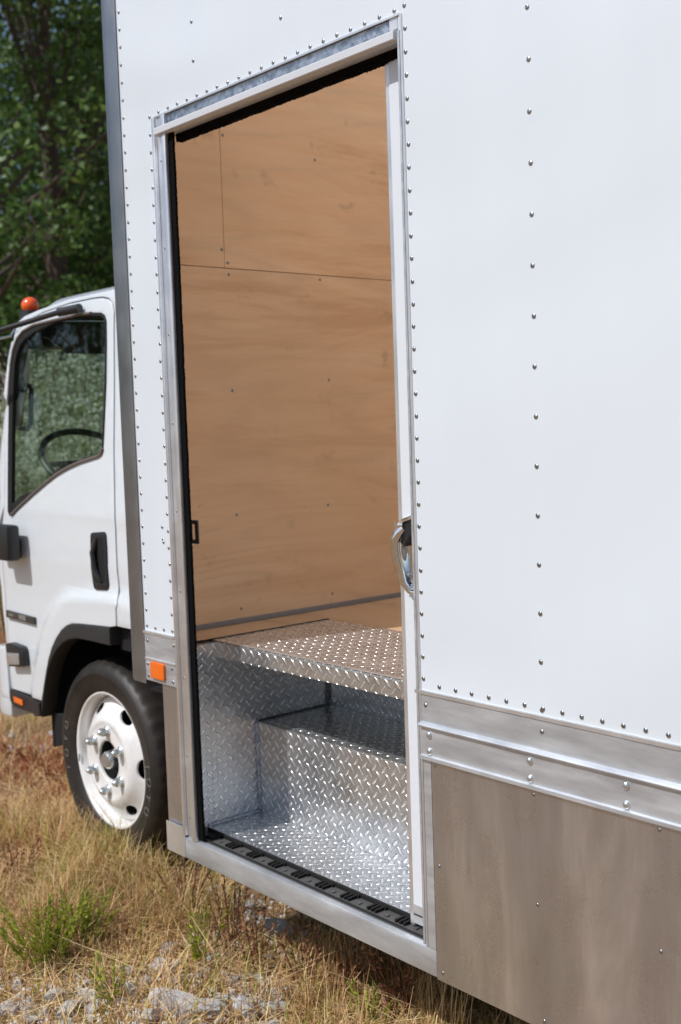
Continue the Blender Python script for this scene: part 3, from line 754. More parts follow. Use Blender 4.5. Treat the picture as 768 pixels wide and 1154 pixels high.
cabplate('cab_side', m_cab, outl, (), 0, .016, .002)
# dark sheet behind the shut lines, standing in for shade in the gaps
bmx = inset(win, -.012)
door_back = [(-3.41, .93)] + [(-3.41, 2.06)] + [(p[0], p[1]-.005) for p in roofside] + [(p[0]+.0, p[1]) for p in door_top[:4]][::-1] + [(door_front[-1][0]+.01, door_front[-1][1]), (door_front[0][0]+.01, door_front[0][1]+.01), (arch_o[0][0], arch_o[0][1]+.01)] + [(p[0]-.0, p[1]+.012) for p in arch_o[3:9]]
cabplate('shut_line_backing', m_rubber, door_back, [bmx], .018, .024, 0, step=.08)
# window frame, glass
wf = inset(win, .012, .04)
frm = cabplate('window_frame', m_rubber, win, [wf], -.004, .012, .002, parent=dr, step=.05)
bm = plate_bm(inset(win, .003), (), 0, .001, 0)
for v in bm.verts: v.co.y += ycab(1.30)+.008+(v.co.z-1.30)*.098
obj('window_glass', bm, m_glass, dr)
m_wtrim = mat('window_trim_brown', (.16, .13, .11), .4)
# belt trim along the bottom of the glass
bm = NB(); pts = []
for q in win[8:18]: pts.append((q[0], ycab(q[1], q[0])-.006, q[1]+.002))
tube(bm, pts, .0055, 8); obj('belt_trim', bm, m_wtrim, dr, smooth=True)
bm = NB(); pts = [(q[0], ycab(q[1], q[0])-.006, q[1]-.002) for q in (win[22:]+win[:2])]
tube(bm, pts, .0055, 8); obj('belt_trim', bm, m_wtrim, dr, smooth=True)
# lower body ahead of the door and front fender filler behind the gap
lf = [(door_front[i][0]-.006, door_front[i][1]) for i in range(6)]
fo = lf + [(cabp(0, 592)[0]-.03, cabp(0, 592)[1])] + [cabp(*q) for q in ((-2, 640), (2.5, 675), (6.5, 715), (8, 728))][::1] 
fo = lf + [(lf[-1][0]-.09, lf[-1][1]), (cabp(1.0, 655)), cabp(2.8, 680), cabp(7.6, 726), (lf[1][0]-.02, lf[1][1]-.02)]
cabplate('front_corner_panel', m_cab, fo, (), 0, .016, .001)
# arch flare
ai = [Z2(q) for q in ((205, 950), (212, 880), (222, 800), (235, 735), (252, 690), (272, 655), (298, 628), (325, 613), (360, 609), (420, 620), (490, 637))]
fl = [p for p in arch_o if p[0] <= Z2((500, 560))[0]+.001]
flo = fl + [ (fl[-1][0]-.0, ai[-1][1]) ] + ai[::-1][1:]
cabplate('wheel_arch_flare', m_flare, flo, (), -.006, .06, .004, step=.05)
bx('arch_rear_block', m_dark, truck, Z2((498, 560))[0], -3.40, .19, .45, ai[-1][1]-.02, arch_o[-1][1]-.002)
# roof with rounded edge
bm = NB(); NXR = 24
def roofz(x):   # front drop
    t = max(0, (-4.15-x)/.38); return -.18*t*t
secs = []
for i in range(NXR+1):
    x = -4.53+(4.53-3.40)*i/NXR
    ring = []
    for (yy, zz) in ((.262, 2.058), (.266, 2.085), (.276, 2.108), (.295, 2.124), (.33, 2.134), (.42, 2.142), (.8, 2.155), (1.22, 2.16)):
        ring.append((x, yy + (max(0, -4.25-x))**2*1.2, zz+roofz(x)))
    ring += [(p[0], YF-p[1], p[2]) for p in ring[:-1]][::-1]
    secs.append([bm.verts.new(p) for p in ring])
for A, B in zip(secs, secs[1:]):
    for k in range(len(A)-1): bm.faces.new((A[k], A[k+1], B[k+1], B[k]))
bmesh.ops.solidify(bm, geom=bm.faces[:], thickness=.012)
obj('cab_roof', bm, m_cab, truck, smooth=True, sharp=50)
# far side, back, front (simple but real)
bx('cab_back', m_cab, truck, -3.405, -3.395, .24, YF-.24, .72, 2.10)
far = [(-3.40, .93), (-3.40, 2.07), (-4.30, 2.05), (-4.55, 1.35), (-4.62, .55), (-4.22, .55), (-4.15, .8), (-4.0, .91)]
fwin = [(-3.62, 1.5), (-3.60, 2.0), (-4.24, 1.97), (-4.42, 1.3), (-4.0, 1.45)]
bm = plate_bm(far, [fwin], YF-.23, YF-.20); obj('cab_side', bm, m_cab, truck)
bm = plate_bm(fwin, (), YF-.216, YF-.214); obj('window_glass', bm, m_glass, truck)
bm = NB(); A = [(-4.76, .28, 1.22), (-4.76, YF-.28, 1.22), (-4.50, YF-.34, 2.03), (-4.50, .34, 2.03)]; bm.faces.new([bm.verts.new(p) for p in A]); bmesh.ops.solidify(bm, geom=bm.faces[:], thickness=.005)
obj('windscreen', bm, m_wind, truck)
bm = NB(); box(bm, -4.80, -4.74, .30, YF-.30, .50, 1.21, bev=.02); fp = obj('front_fascia', bm, m_cab, truck, smooth=True)
bx('grille', m_plastic, fp, -4.812, -4.801, .7, YF-.7, .72, .95, bev=.005)
for y0_ in (.42, YF-.66): bx('headlight', m_clear, truck, -4.82, -4.801, y0_, y0_+.24, .62, .80, bev=.008)
# bumper wraps round to the side
bmp = [cabp(*q) for q in ((-14, 728), (0, 727.5), (8.5, 727), (9.7, 737), (11.5, 757), (14, 788), (4, 784), (-8, 774), (-14, 770))]
cabplate('bumper', m_cab, bmp, (), -.012, .03, .006)
bx('bumper_front', m_cab, truck, -4.92, -4.78, .27, YF-.27, .36, .66, bev=.03)
# step moulding with side marker under the door
st = [cabp(*q) for q in ((14, 777), (32, 784), (52, 791), (53.5, 806), (47, 806), (18, 796), (14, 789))]
sm = cabplate('step_moulding', m_plastic, st, (), -.012, .05, .004, step=.1)
om = [cabp(*q) for q in ((19, 784), (29, 788.5), (30, 795), (20, 790.5))]
cabplate('side_marker', m_orange, rounded(om, .006), (), -.017, -.0125, .001, parent=sm, step=1)
# fender lamp
lq = [cabp(*q) for q in ((13.5, 724), (18, 723.5), (31, 728.5), (33.2, 733), (34.5, 750.5), (17, 750))]
flm = cabplate('side_lamp', m_plastic, rounded(lq, .012), (), -.030, .01, .004, step=1)
li = [cabp(*q) for q in ((16, 734), (30, 735), (31, 748), (17.5, 748))]
cabplate('lamp_lens', m_clear, rounded(li, .010), (), -.036, -.0305, .002, parent=flm, step=1)
# badge
bq = [cabp(*q) for q in ((10, 687), (41.5, 695.5), (42, 703.5), (10.5, 695))]
bd = cabplate('badge', m_badge, rounded(bq, .002), (), -.014, -.004, .0008, step=1)
bw = bq[1][0]-bq[0][0]; bh = bq[0][1]-bq[3][1]
for s, fx, sz, in (('ISUZU', .19, .40), ('NRR', .60, .80)):
    tb = text_bm(s, bh*sz*1.25, .0004)
    for v in tb.verts:
        X_ = bq[0][0]+bw*fx+v.co.x*1.05; Z_ = (bq[0][1]+bq[3][1])/2 + v.co.y + (bq[1][1]-bq[0][1])*fx
        v.co = Vector((X_, ycab(Z_, X_)-.0146-v.co.z, Z_))
    obj('badge_lettering', tb, m_lettering, bd)
# cab door handle
hq = [cabp(*q) for q in ((104.5, 600), (121, 599), (123, 620), (125.5, 665), (109, 664), (106.5, 640))]
ch = cabplate('cab_door_handle', m_plastic, rounded(hq, .018), [rounded([cabp(*q) for q in ((108, 607), (118.5, 606), (122.5, 657), (112, 656))], .012)], -.010, .0, .003, parent=dr, step=1)
hr = cabplate('handle_recess', m_dark, rounded([cabp(*q) for q in ((106, 604), (120, 603), (124, 661), (110, 660))], .01), (), -.0095, -.007, .0, parent=ch, step=1)
bm = NB(); A_ = [cabp(112, 607), cabp(111, 622), cabp(113.5, 640), cabp(118, 655)]
tube(bm, [(p[0], ycab(p[1], p[0])-.012-(.012 if 0 < i < 3 else 0), p[1]) for i, p in enumerate(A_)], [.010, .011, .011, .009], 8); obj('grip', bm, m_plastic, ch, smooth=True)
kp = cabp(119, 661.5); bm = NB(); lathe(bm, [(.006, 0), (.006, -.003), (0, -.003)], (kp[0], ycab(kp[1])-.010, kp[1]), 12); obj('key_lock', bm, m_bolt, ch)
# beacon
bp = Vector((-4.33, .42, 2.13))
dpt = ray(34, 344); bp = CAM + dpt*((.45-CAM.y)/dpt.y)
bm = NB(); 
for i_, (r_, z_) in enumerate([]): pass
bmesh.ops.create_uvsphere(bm, u_segments=24, v_segments=16, radius=.038, matrix=Matrix.Translation(bp+Vector((0, 0, .0))) @ Matrix.Diagonal((1, 1, .95, 1)))
bcn = obj('beacon', bm, m_beacon, truck, smooth=True)
bm = NB(); bmesh.ops.create_cone(bm, cap_ends=True, segments=24, radius1=.05, radius2=.045, depth=.05, matrix=Matrix.Translation(bp-Vector((0, 0, .05)))); obj('beacon_base', bm, m_plastic, bcn)
# mirror: upper arm, lower arm, head
mr = bpy.data.objects.new('side_mirror', None); COL.objects.link(mr); mr.parent = truck; mr.matrix_parent_inverse = Matrix.Translation(-truck.location); mr['local'] = 1
p0 = atY(90, 347, .225); p1 = atY(64, 352.5, .19); p2 = atY(30, 363, .14); p3 = atY(-6, 374, .06); p4 = Vector((-4.93, -.05, 1.98))
bm = NB(); tube(bm, [p0, p0.lerp(p1, .9)], [.017, .0165], 16); tube(bm, [p0.lerp(p1, .9), p1, p2, p3, p4], [.012, .0105, .0105, .0105, .011], 12); obj('mirror_arm', bm, m_plastic, mr, smooth=True)
bm = NB(); q0, q1, q2 = atY(17, 371, .15), atY(12, 379, .12), atY(-2, 382, .08); tube(bm, [q0, q1, q2], .005, 8); obj('washer_tube', bm, m_bolt, mr, smooth=True)
bm = NB(); tube(bm, [(-4.93, -.05, 1.98), (-5.06, -.10, 1.7), (-4.93, -.06, 1.22), (-4.7, .0, 1.16)], .012, 10); obj('mirror_arm', bm, m_plastic, mr, smooth=True)
a1, a2 = atY(-6, 592, .10), atY(15.5, 634, .10)
bm = NB(); box(bm, a1.x, a2.x, .075, .135, atY(10, 632, .1).z, atY(10, 592, .1).z, bev=.015); box(bm, a1.x-.05, a2.x-.06, .12, .20, 1.11, 1.19, bev=.01); obj('mirror_bracket', bm, m_plastic, mr, smooth=True)
bm = NB(); box(bm, -5.14, -5.07, -.20, -.05, 1.48, 1.88, bev=.025); hd = obj('mirror_head', bm, m_plastic, mr, smooth=True)
bx('mirror_glass', m_chrome, hd, -5.069, -5.066, -.185, -.065, 1.50, 1.86)
gp = [atY(q[0], q[1], .40) for q in ((22, 433), (31, 433.5), (35.5, 438), (34.5, 478), (31, 483.5), (21, 482))]
bm = NB(); tube(bm, gp, .011, 8); obj('grab_handle', bm, m_plastic, truck, smooth=True)
# cab interior
bx('seat_base', m_grayfab, truck, -3.95, -3.5, .45, .95, 1.02, 1.16, bev=.03)
bm = NB(); box(bm, -3.54, -3.46, .45, .95, 1.15, 1.62, bev=.03); obj('seat_back', bm, m_grayfab, truck, smooth=True)
bx('cab_floor', m_dash, truck, -4.6, -3.42, .26, YF-.26, .92, .94)
bx('dashboard', m_dash, truck, -4.60, -4.32, .30, YF-.3, 1.0, 1.30, bev=.04)
bx('instrument_cluster', m_plastic, truck, -4.50, -4.28, .38, .95, 1.28, 1.47, bev=.04)
bx('headliner', m_grayfab, truck, -4.4, -3.42, .33, YF-.33, 2.07, 2.08)
bx('windscreen_header', m_plastic, truck, -4.53, -4.40, .32, YF-.32, 1.955, 2.07, bev=.01)
bx('sun_visor', m_grayfab, truck, -4.40, -4.385, .42, 1.0, 1.93, 2.06, bev=.005)
bm = NB(); swc = CAM + ray(104, 521)*((.50-CAM.y)/ray(104, 521).y); nrm = Vector((.62, 0, .78))
ax = nrm.cross(Vector((0, 1, 0))).normalized(); pts = [swc + (ax*cos(t_)+Vector((0, 1, 0))*sin(t_))*.21 for t_ in [2*pi*k/40 for k in range(41)]]
tube(bm, pts, .014, 10, cap=False); tube(bm, [swc-Vector((0, .2, 0)), swc, swc+Vector((0, .2, 0))], .012, 8)
tube(bm, [swc, swc+Vector((-.25, 0, -.25))], .03, 10); sw = obj('steering_wheel', bm, m_plastic, truck, smooth=True)
tg = atY(42, 378, .33); bm = NB(); tube(bm, [tg+Vector((0, 0, .03)), tg, tg+Vector((-.006, 0, -.03))], [.006, .010, .012], 8); tube(bm, [tg, tg+Vector((.10, 0, -.02)), tg+Vector((.2, 0, -.07))], .0015, 5)
obj('hanging_tag', bm, m_tag, truck)

# ================================================================== VEGETATION
def leafmat(name, cols, rough=.55, trans=.3):
    m = mat(name, cols[1], rough, 0, .35); g = G(m)
    at = g.n('ShaderNodeAttribute', attribute_name='rnd')
    c = g.ramp(at.outputs['Fac'], [(i/(len(cols)-1), q) for i, q in enumerate(cols)])
    g.L(c, g.b.inputs['Base Color'])
    t = m.node_tree; tl = t.nodes.new('ShaderNodeBsdfTranslucent'); g.L(c, tl.inputs[0]); mx = t.nodes.new('ShaderNodeMixShader'); mx.inputs[0].default_value = trans
    g.L(g.b.outputs[0], mx.inputs[1]); g.L(tl.outputs[0], mx.inputs[2]); g.L(mx.outputs[0], t.nodes['Material Output'].inputs[0])
    return m
m_leaf = leafmat('tree_leaves', [(.035, .075, .02), (.08, .155, .03), (.16, .24, .055)], .45)
m_bark = mat('bark', (.09, .065, .05), .9); g = G(m_bark)
g.L(g.bump(g.noise(g.co(scale=(6, 6, 1)), 4, 5).outputs[0], 1, .05), g.b.inputs['Normal'])
m_dry = leafmat('dry_grass_blades', [(.44, .24, .09), (.66, .45, .20), (.88, .69, .38), (.50, .26, .11)], .7, .12)
m_grn = leafmat('green_weed', [(.12, .20, .02), (.32, .38, .035), (.55, .55, .06)], .6, .35)
m_red = leafmat('red_weed', [(.30, .04, .03), (.46, .12, .06), (.40, .22, .08)], .6, .3)
m_brn = leafmat('brown_stems', [(.16, .06, .035), (.34, .16, .08), (.48, .28, .14)], .8, .1)
m_tall = leafmat('tall_weed_leaves', [(.16, .23, .07), (.28, .36, .13), (.40, .46, .22)], .6, .35)
m_tuft = leafmat('pale_tufts', [(.62, .62, .52), (.78, .78, .70)], .8, .3)
class Leaves:
    def __init__(s): s.v = []; s.f = []; s.r = []
    def quad(s, c, u, w, r):
        n = len(s.v); s.v += [c-u*.5-w*.12, c-u*.1-w*.5, c+u*.5, c-u*.1+w*.5]; s.f.append((n, n+1, n+2, n+3)); s.r += [r]*4
    def blade(s, p, d, L, w, bend, r, seg=2):
        side = Vector((-d.y, d.x, 0));
        if side.length < .01: side = Vector((1, 0, 0))
        side = side.normalized()*w; n = len(s.v)
        for i in range(seg+1):
            t = i/seg; q = p + Vector((d.x*t*t*bend*L, d.y*t*t*bend*L, L*t*(1-.25*bend*t))); k = 1-t*.85
            s.v += [q-side*k, q+side*k]; s.r += [r, r]
            if i: a = n+2*i-2; s.f.append((a, a+1, a+3, a+2))
    def obj(s, name, m, parent=None):
        me = bpy.data.meshes.new(name); me.from_pydata([tuple(v) for v in s.v], [], s.f)
        at = me.attributes.new('rnd', 'FLOAT', 'POINT'); at.data.foreach_set('value', s.r)
        return mesh_obj(name, me, m, parent)
def rv3(rnd): 
    while True:
        v = Vector((rnd.uniform(-1, 1), rnd.uniform(-1, 1), rnd.uniform(-1, 1)))
        if .05 < v.length < 1: return v
def make_tree(seed, H, Wd, nl, label, loc):
    rnd = random.Random(seed); root = empty('broadleaf_tree', (0, 0, 0), label, 'tree', 'forest trees behind the truck', local=True)
    bm = NB(); tube(bm, [(0, 0, -.2), (.05, .05, H*.3), (-.1, .1, H*.6), (.05, 0, H*.92)], [.26, .2, .13, .03], 10)
    clumps = []
    for i in range(46):
        t = rnd.uniform(.10, 1); z = H*t; rad = Wd*(.55+.6*math.sin(pi*min(1, t*.92)))*rnd.uniform(.35, 1.)*(1 if t < .8 else .6); a = rnd.uniform(0, 2*pi)
        c = Vector((rad*cos(a), rad*sin(a), z)); clumps.append((c, rnd.uniform(.55, 1.15)))
        tube(bm, [(0, 0, z*.75), (c.x*.5, c.y*.5, z*.86), tuple(c)], [.05, .035, .012], 5)
    obj('trunk', bm, m_bark, root, smooth=True)
    L = Leaves()
    for k in range(nl):
        c, r = rnd.choice(clumps); d = rv3(rnd); d = d.normalized()*(d.length**.6); p = c + Vector((d.x*r*1.25, d.y*r*1.25, d.z*r*.62))
        u = (rv3(rnd)+Vector((0, 0, -.3))).normalized(); w = u.cross(rv3(rnd)).normalized(); s_ = rnd.uniform(.08, .15)
        L.quad(p, u*s_, w*s_*.62, min(1, max(0, rnd.gauss(.5, .25))))
    L.obj('crown', m_leaf, root)
    root.location = loc
    return root
def treepos(px, dist):
    d = ray(px, 494); d.z = 0; d.normalize(); p = CAM + d*dist; return (p.x, p.y, -.05)
T1 = make_tree(1, 10.5, 2.0, 14000, 'tall green broadleaf tree rising directly behind the cab roof', treepos(70, 19))
T2 = make_tree(2, 9.0, 2.3, 15000, 'bushy green tree at the left edge of the photo', treepos(-15, 17.5))
T3 = make_tree(3, 11.5, 1.9, 15000, 'dark green tree partly hidden behind the box front corner', treepos(150, 21))
def dup(root, loc, rz, sc, label=None):
    r = root.copy(); COL.objects.link(r); r.location = loc; r.rotation_euler = (0, 0, rz); r.scale = (sc, sc, sc)
    r['label'] = label or 'green broadleaf forest tree in the dark rows behind the truck'
    for c in root.children:
        q = c.copy(); COL.objects.link(q); q.parent = r
    return r
k = 0
for px, dist in ((-45, 23), (112, 25), (-90, 25), (200, 26), (95, 30), (-70, 31), (260, 29), (340, 30)):
    dup((T1, T2, T3)[k % 3], treepos(px, dist), k*1.3+.5, (1+.12*sin(k*2.1)) if dist < 31 else .8); k += 1
for x, y, s_ in ((-24, -6, .75), (-26, -10, .85), (-21, -12, .8), (-29, -3, .9), (-17, -15, .8), (-31, -14, 1.)):
    r = dup((T1, T2, T3)[k % 3], (x, y, -.05), k*1.7, s_, 'unseen green tree added behind the camera for dark reflections'); r['group'] = 'unseen trees added for reflections'; k += 1  # out-of-view trees, added to give the cab window dark reflections
# far wood as a mass closing the gaps
L = Leaves(); rnd = random.Random(5)
for i in range(16000):
    px = rnd.uniform(-260, 420); d = treepos(px, rnd.uniform(36, 42)); p = Vector((d[0], d[1], rnd.random()**1.3*8.5))
    u = rv3(rnd).normalized(); w = u.cross(rv3(rnd)).normalized(); s_ = rnd.uniform(.35, .6); L.quad(p, u*s_, w*s_*.7, rnd.uniform(0, .5))
o = L.obj('distant_wood', m_leaf); tag(o, 'dark mass of distant woodland behind the nearer trees', 'woodland', kind='stuff')

# tall flowering weeds (seen through the cab window)
def tall_weed(seed):
    rnd = random.Random(seed); root = empty('tall_weed', (0, 0, 0), 'tall pale green weed with white tufts seen through the cab window', 'weed', 'tall weeds seen through the cab window', local=True)
    L = Leaves(); Tf = Leaves(); bm = NB()
    for s_ in range(26):
        a = rnd.uniform(0, 2*pi); l = rnd.uniform(.0, .5); H = rnd.uniform(1.5, 2.6)
        top = Vector((cos(a)*l*1.6, sin(a)*l*1.6, H)); b0 = Vector((cos(a)*l*.5, sin(a)*l*.5, 0))
        tube(bm, [b0, b0.lerp(top, .5)+Vector((0, 0, .05)), top], [.008, .006, .003], 4)
        for k in range(60):
            t = rnd.uniform(.1, 1); p = b0.lerp(top, t)+rv3(rnd)*.16; u = (rv3(rnd)+Vector((0, 0, .6))).normalized(); w = u.cross(rv3(rnd)).normalized()
            L.quad(p, u*rnd.uniform(.05, .10), w*.018, rnd.random())
        for k in range(46):
            p = b0.lerp(top, rnd.uniform(.55, 1.06))+rv3(rnd)*.15; u = rv3(rnd).normalized(); w = u.cross(rv3(rnd)).normalized()
            Tf.quad(p, u*.045, w*.04, rnd.random())
    obj('stems', bm, m_brn, root); L.obj('leaves', m_tall, root); Tf.obj('flower_tufts', m_tuft, root); return root
tw = tall_weed(1); tw.location = (-11.6, 4.3, gh(-9.6, 3.0))
for i in range(34):
    rnd = random.Random(100+i); x = -8.6-rnd.random()*5.5; y = 1.85+(-x-8.0)*.50+rnd.uniform(-.3, 1.4)
    r = dup(tw, (x, y, gh(x, y)), rnd.uniform(0, 6), (rnd.uniform(.62, 1.0) if x < -10 else rnd.uniform(.55, .8)), tw['label'])

# ---- ground cover near the camera
rnd = random.Random(21)
def inview(x, y):
    d = Vector((x, y, 0))-CAM; zc = d.dot(fwd)
    if zc < .5: return False
    px = 384+FPX*d.dot(rt)/zc; py = 577-FPX*d.dot(up)/zc
    return -60 < px < 700 and py < 1330
def dens(x, y, s=1.3, o=0): return noise.noise(Vector((x*s, y*s, o)))
# bare rocky patch near lower left of the frame
def bare(x, y):
    p = Vector((x, y, 0))-CAM; zc = p.dot(fwd); px = 384+FPX*p.dot(rt)/zc; py = 577-FPX*p.dot(up)/zc
    return px, py
dry = Leaves(); brn = Leaves(); grn = Leaves(); red = Leaves()
n = 0; tries = 0
while n < 60000 and tries < 900000:
    tries += 1
    x = rnd.uniform(-9.0, -1.2); y = rnd.uniform(-1.2, 2.2)
    if tries % 3 == 0: x = rnd.uniform(-4.8, -1.4); y = rnd.uniform(-.9, .8)
    if not inview(x, y): continue
    px, py = bare(x, y)
    rocky = py > 1085 + 25*noise.noise(Vector((px*.02, 0, 5))) and px < 330
    rocky = rocky or (200 < px < 345 and 985 < py < 1085)
    if rocky and rnd.random() < .72: continue
    if dens(x, y) < -.28 and rnd.random() < .7: continue
    under = y > .25 and x > -2.9
    if under and rnd.random() < .55: continue
    if x < -5.6 and py < 850 and rnd.random() < .55: continue
    z = gh(x, y)-.005; a = rnd.uniform(0, 2*pi); d = Vector((cos(a), sin(a), 0)); p = Vector((x, y, z))
    h = rnd.uniform(.03, .125)*(1+.7*dens(x, y, 2.1, 4)); t = rnd.random()
    gz = dens(x, y, 1.7, 9)
    if x < -3.9 and gz > -.2 and t < .5: red.blade(p, d, h*.8, .0035, rnd.uniform(.1, .6), rnd.random())
    elif t < .15+.6*max(0, gz): grn.blade(p, d, h*.9, .0022, rnd.uniform(.1, .6), rnd.random())
    elif t < .36+.35*max(0, dens(x, y, 2.6, 14)): brn.blade(p, d, h*1.1, .0016, rnd.uniform(.1, .7), rnd.random())
    else:
        dry.blade(p, d, h*(1.6 if rnd.random() < .1 else 1), rnd.uniform(.0012, .0026), rnd.uniform(.3, 1.9), rnd.random())
        if rnd.random() < .25: # lying thatch
            dry.blade(p+Vector((0, 0, .01)), d, .03, .0015, rnd.uniform(2.5, 5), rnd.random())
    n += 1
# sparse cover over the wider ground (also what the metal reflects)
for i in range(16000):
    x = rnd.uniform(-13, 2.5); y = rnd.uniform(-8, -.6)
    if inview(x, y) or (Vector((x, y, 0))-Vector((0, -1.85, 0))).length < .5: continue
    a = rnd.uniform(0, 2*pi); (dry if rnd.random() < .7 else brn if rnd.random() < .6 else grn).blade(Vector((x, y, gh(x, y))), Vector((cos(a), sin(a), 0)), rnd.uniform(.08, .22), .005, rnd.uniform(.2, 1), rnd.random(), 1)
for i in range(7500):
    px = rnd.uniform(-30, 260); py = rnd.uniform(925, 1060); q = atZ(px, py); a = rnd.uniform(0, 2*pi)
    if px > 205 and py < 985: continue
    if dens(q.x, q.y, 4, 6) < -.15: continue
    (dry if rnd.random() < .74 else brn if rnd.random() < .45 else grn).blade(Vector((q.x, q.y, gh(q.x, q.y))), Vector((cos(a), sin(a), 0)), rnd.uniform(.07, .21), rnd.uniform(.001, .0018), rnd.uniform(.1, 1.2), rnd.random(), 3)
for i in range(9000):   # fallen straw lying on the soil
    px = rnd.uniform(-30, 640); py = rnd.uniform(860, 1240)
    if py > 1095 and px < 330 and rnd.random() < .8: continue
    q = atZ(px, py); a = rnd.uniform(0, 2*pi); l = rnd.uniform(.03, .10); dd = Vector((cos(a), sin(a), rnd.uniform(-.1, .35)))*l
    A_ = Vector((q.x, q.y, gh(q.x, q.y)+rnd.uniform(.004, .03))); sd_ = Vector((-sin(a), cos(a), 0))*.0012; tgt = dry if rnd.random() < .75 else brn
    nn_ = len(tgt.v); mid_ = A_+dd*.5+Vector((0, 0, .008)); tgt.v += [A_-sd_, A_+sd_, mid_-sd_, mid_+sd_, A_+dd-sd_*.4, A_+dd+sd_*.4]; rr_ = rnd.random(); tgt.r += [rr_]*6; tgt.f += [(nn_, nn_+1, nn_+3, nn_+2), (nn_+2, nn_+3, nn_+5, nn_+4)]
tag(dry.obj('dry_grass', m_dry), 'straw coloured dry grass around the wheel and under the sill', 'grass', kind='stuff')
tag(brn.obj('dead_stalks', m_brn), 'thin brown dead stalks mixed through the grass', 'stalks', kind='stuff')
tag(grn.obj('green_grass', m_grn), 'short yellow green grass shoots among the straw', 'grass', kind='stuff')
tag(red.obj('red_ground_cover', m_red), 'low red leaved ground cover beyond the front wheel', 'ground cover', kind='stuff')
# individual weeds
def weed(px, py, H, n, name, label, cat, mt, feather, seed, spread=.12, group=None, stem=None):
    p = atZ(px, py); rnd = random.Random(seed); root = empty(name, (p.x, p.y, gh(p.x, p.y)-.005), label, cat, group, local=True)
    L = Leaves(); bm = NB()
    for i in range(n):
        a = rnd.uniform(0, 2*pi); l = rnd.uniform(.1, 1)*spread; h = H*rnd.uniform(.6, 1)
        b0 = Vector((cos(a)*l*.25, sin(a)*l*.25, 0)); top = Vector((cos(a)*l, sin(a)*l, h)); mid = b0.lerp(top, .5)+Vector((0, 0, h*.08))
        tube(bm, [b0, mid, top], [.0016, .0013, .0007], 4)
        for k in range(feather):
            t = rnd.uniform(.18, 1); q = b0.lerp(mid, t*2) if t < .5 else mid.lerp(top, t*2-1)
            u = (rv3(rnd)*.8+Vector((cos(a), sin(a), 1.0))).normalized(); w = u.cross(rv3(rnd)).normalized(); s_ = rnd.uniform(.013, .028)*(1.25-t*.5)
            L.quad(q+u*s_*.5, u*s_, w*s_*.28, rnd.random())
    obj('stems', bm, stem or mt_stem, root); L.obj('leaves', mt, root); return root
mt_stem = mat('weed_stem', (.26, .22, .08), .7)
weed(52, 1085, .24, 40, 'feathery_weed', 'large yellow green feathery weed at the lower left', 'weed', m_grn, 42, 31, .17)
weed(92, 1062, .19, 26, 'feathery_weed', 'smaller yellow green weed right of the large feathery one', 'weed', m_grn, 36, 32, .12)
weed(232, 1092, .20, 9, 'feathery_weed', 'thin upright green weed beside the rocks below the sill', 'weed', m_grn, 30, 33, .07)
weed(128, 1130, .15, 10, 'feathery_weed', 'low green weed growing between the pale rocks', 'weed', m_grn, 26, 34, .10)
weed(418, 1150, .14, 9, 'feathery_weed', 'small green weed under the sill in shade', 'weed', m_grn, 26, 35, .08)
weed(150, 985, .14, 12, 'feathery_weed', 'green tuft in front of the tyre', 'weed', m_grn, 22, 36, .10)
weed(12, 850, .10, 14, 'red_weed', 'red leaved weed nearest the left edge of the photo', 'weed', m_red, 26, 37, .14, 'red leaved weeds')
weed(38, 862, .12, 14, 'red_weed', 'red leaved weed midway between tyre and left edge', 'weed', m_red, 28, 38, .14, 'red leaved weeds')
weed(62, 880, .10, 12, 'red_weed', 'red leaved weed beside the tyre tread', 'weed', m_red, 26, 39, .12, 'red leaved weeds')
for i, (px, py, H, lab) in enumerate(((262, 1075, .26, 'tall brown seed weed below the sill left of the shadow'), (292, 1095, .24, 'brown dry weed between pale rocks and shadow'), (345, 1110, .24, 'dark brown weed at the edge of the truck shadow'), (210, 1035, .2, 'rusty brown weed behind the rocks'), (455, 1145, .28, 'straw weed standing in the shade below the skirt'), (20, 1000, .2, 'brown weed at the left edge beyond the feathery weed'), (395, 1120, .22, 'thin brown weed inside the truck shadow'))):
    weed(px, py, H, 14, 'dry_weed', lab, 'dry weed', m_brn, 16, 50+i, .10, 'dry brown weeds', m_brn)
# tall grass clumps in the shade strip
m_straw = m_dry
sh = Leaves()
for i in range(1500):
    px = rnd.uniform(345, 640); py = rnd.uniform(1085, 1230); p = atZ(px, py); a = rnd.uniform(0, 2*pi)
    if dens(p.x, p.y, 5, 3) < -.05: continue
    sh.blade(Vector((p.x, p.y, gh(p.x, p.y))), Vector((cos(a), sin(a), 0)), rnd.uniform(.06, .26), .0016, rnd.uniform(.1, .6), rnd.random(), 3)
tag(sh.obj('tall_dry_grass', m_dry), 'taller straw blades reaching up in the shade below the sill', 'grass', kind='stuff')
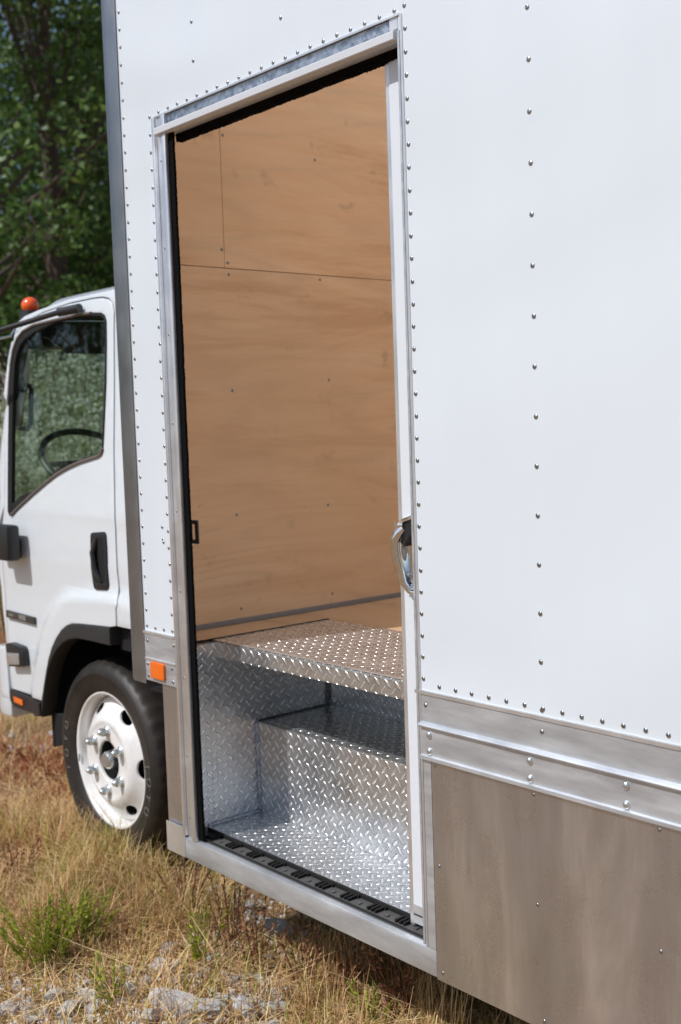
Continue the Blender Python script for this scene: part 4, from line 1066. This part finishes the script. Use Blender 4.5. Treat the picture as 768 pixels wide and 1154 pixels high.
# rocks
m_rock = mat('pale_rock', (.5, .49, .47), .9, 0, .2); g = G(m_rock)
rn = g.noise(g.co(), 14, 8, .7)
g.L(g.ramp(rn.outputs[0], [(.28, (.48, .46, .44)), (.42, (.76, .75, .74)), (.7, (.88, .88, .88))]), g.b.inputs['Base Color'])
g.L(g.bump(rn.outputs[0], .8, .02), g.b.inputs['Normal'])
def rock_mesh(seed):
    rnd = random.Random(seed); bm = NB(); bmesh.ops.create_icosphere(bm, subdivisions=4, radius=1)
    planes = [(rv3(rnd).normalized(), rnd.uniform(.5, .85)) for _ in range(15)]
    for v in bm.verts:
        for nrm, d in planes:
            k = v.co.dot(nrm)-d
            if k > 0: v.co -= nrm*k
        v.co *= 1+.05*noise.noise(v.co*3+Vector((seed, 0, 0)))+.02*noise.noise(v.co*11)
    me = bpy.data.meshes.new('rock'); bm.to_mesh(me); bm.free(); me.materials.append(m_rock)
    for p in me.polygons: p.use_smooth = True
    me.set_sharp_from_angle(angle=R_(17))
    return me
RM = [rock_mesh(s) for s in range(6)]
def rock(px, py, s, sx, i, label=None):
    p = atZ(px, py); o = bpy.data.objects.new('rock', RM[i % 6]); COL.objects.link(o)
    o.location = (p.x, p.y, gh(p.x, p.y)+s*.34); o.scale = (s*sx, s*1.0, s*.75); o.rotation_euler = (random.uniform(-.6, .6), random.uniform(-.6, .6), random.uniform(0, 6))
    tag(o, label or 'small pale stone lying loose among the dry grass and gravel', 'rock', 'pale rocks in the grass')
big_rocks = [(75, 1140, .035, 1.6, 'pale angular rock nearest the bottom left corner'), (98, 1122, .034, 1.4, 'light rock just right of the feathery weed'), (205, 1142, .05, 1.9, 'broad flat pale rock at the bottom edge left of centre'), (170, 1150, .035, 1.3, 'pale rock wedged left of the broad flat rock'), (280, 1140, .04, 1.1, 'upright white rock right of the broad flat rock'), (318, 1050, .05, 1.5, 'grey rock at the start of the truck shadow'), (352, 1078, .045, 1.2, 'shaded grey rock below the sill'), (150, 1118, .03, 1.4, 'pale rock behind the broad flat rock'), (245, 1010, .04, 1.3, 'sunlit rock close under the sill'), (30, 1138, .028, 1.5, 'small pale rock at the very left bottom'), (190, 1072, .03, 1.6, 'half buried pale rock among brown weeds')]
for i, (px, py, s, sx, lab) in enumerate(big_rocks): rock(px, py, s*1.02, sx, i, lab)
for i in range(60):
    rock(rnd.uniform(-10, 300), rnd.uniform(1105, 1185), rnd.uniform(.010, .022), rnd.uniform(1, 1.5), i+2, 'fist sized pale stone among the gravel along the bottom left edge')
for i in range(90):
    t = rnd.random()
    if t < .6: px, py = rnd.uniform(-10, 330), rnd.uniform(1088, 1190)
    elif t < .85: px, py = rnd.uniform(215, 400), rnd.uniform(1000, 1090)
    else: px, py = rnd.uniform(0, 60), rnd.uniform(820, 850)
    rock(px, py, rnd.uniform(.010, .034), rnd.uniform(1, 1.6), i)
# gravel
gb = NB()
for i in range(3200):
    px, py = rnd.uniform(-40, 420), rnd.uniform(1000, 1230)
    if py < 1080 and px < 190: continue
    p = atZ(px, py); s = rnd.uniform(.003, .009)
    bmesh.ops.create_icosphere(gb, subdivisions=1, radius=s, matrix=Matrix.Translation((p.x, p.y, gh(p.x, p.y)+s*.3)) @ Matrix.Rotation(rnd.uniform(0, 6), 4, 'Z') @ Matrix.Diagonal((rnd.uniform(.8, 1.6), 1, rnd.uniform(.5, .9), 1)))
gv = obj('gravel', gb, m_rock); tag(gv, 'fine pale gravel scattered between the rocks', 'gravel', kind='stuff')
for m_ in bpy.data.materials:
    if 'b' in m_: del m_['b']
for o in bpy.data.objects:
    if 'local' in o: del o['local']
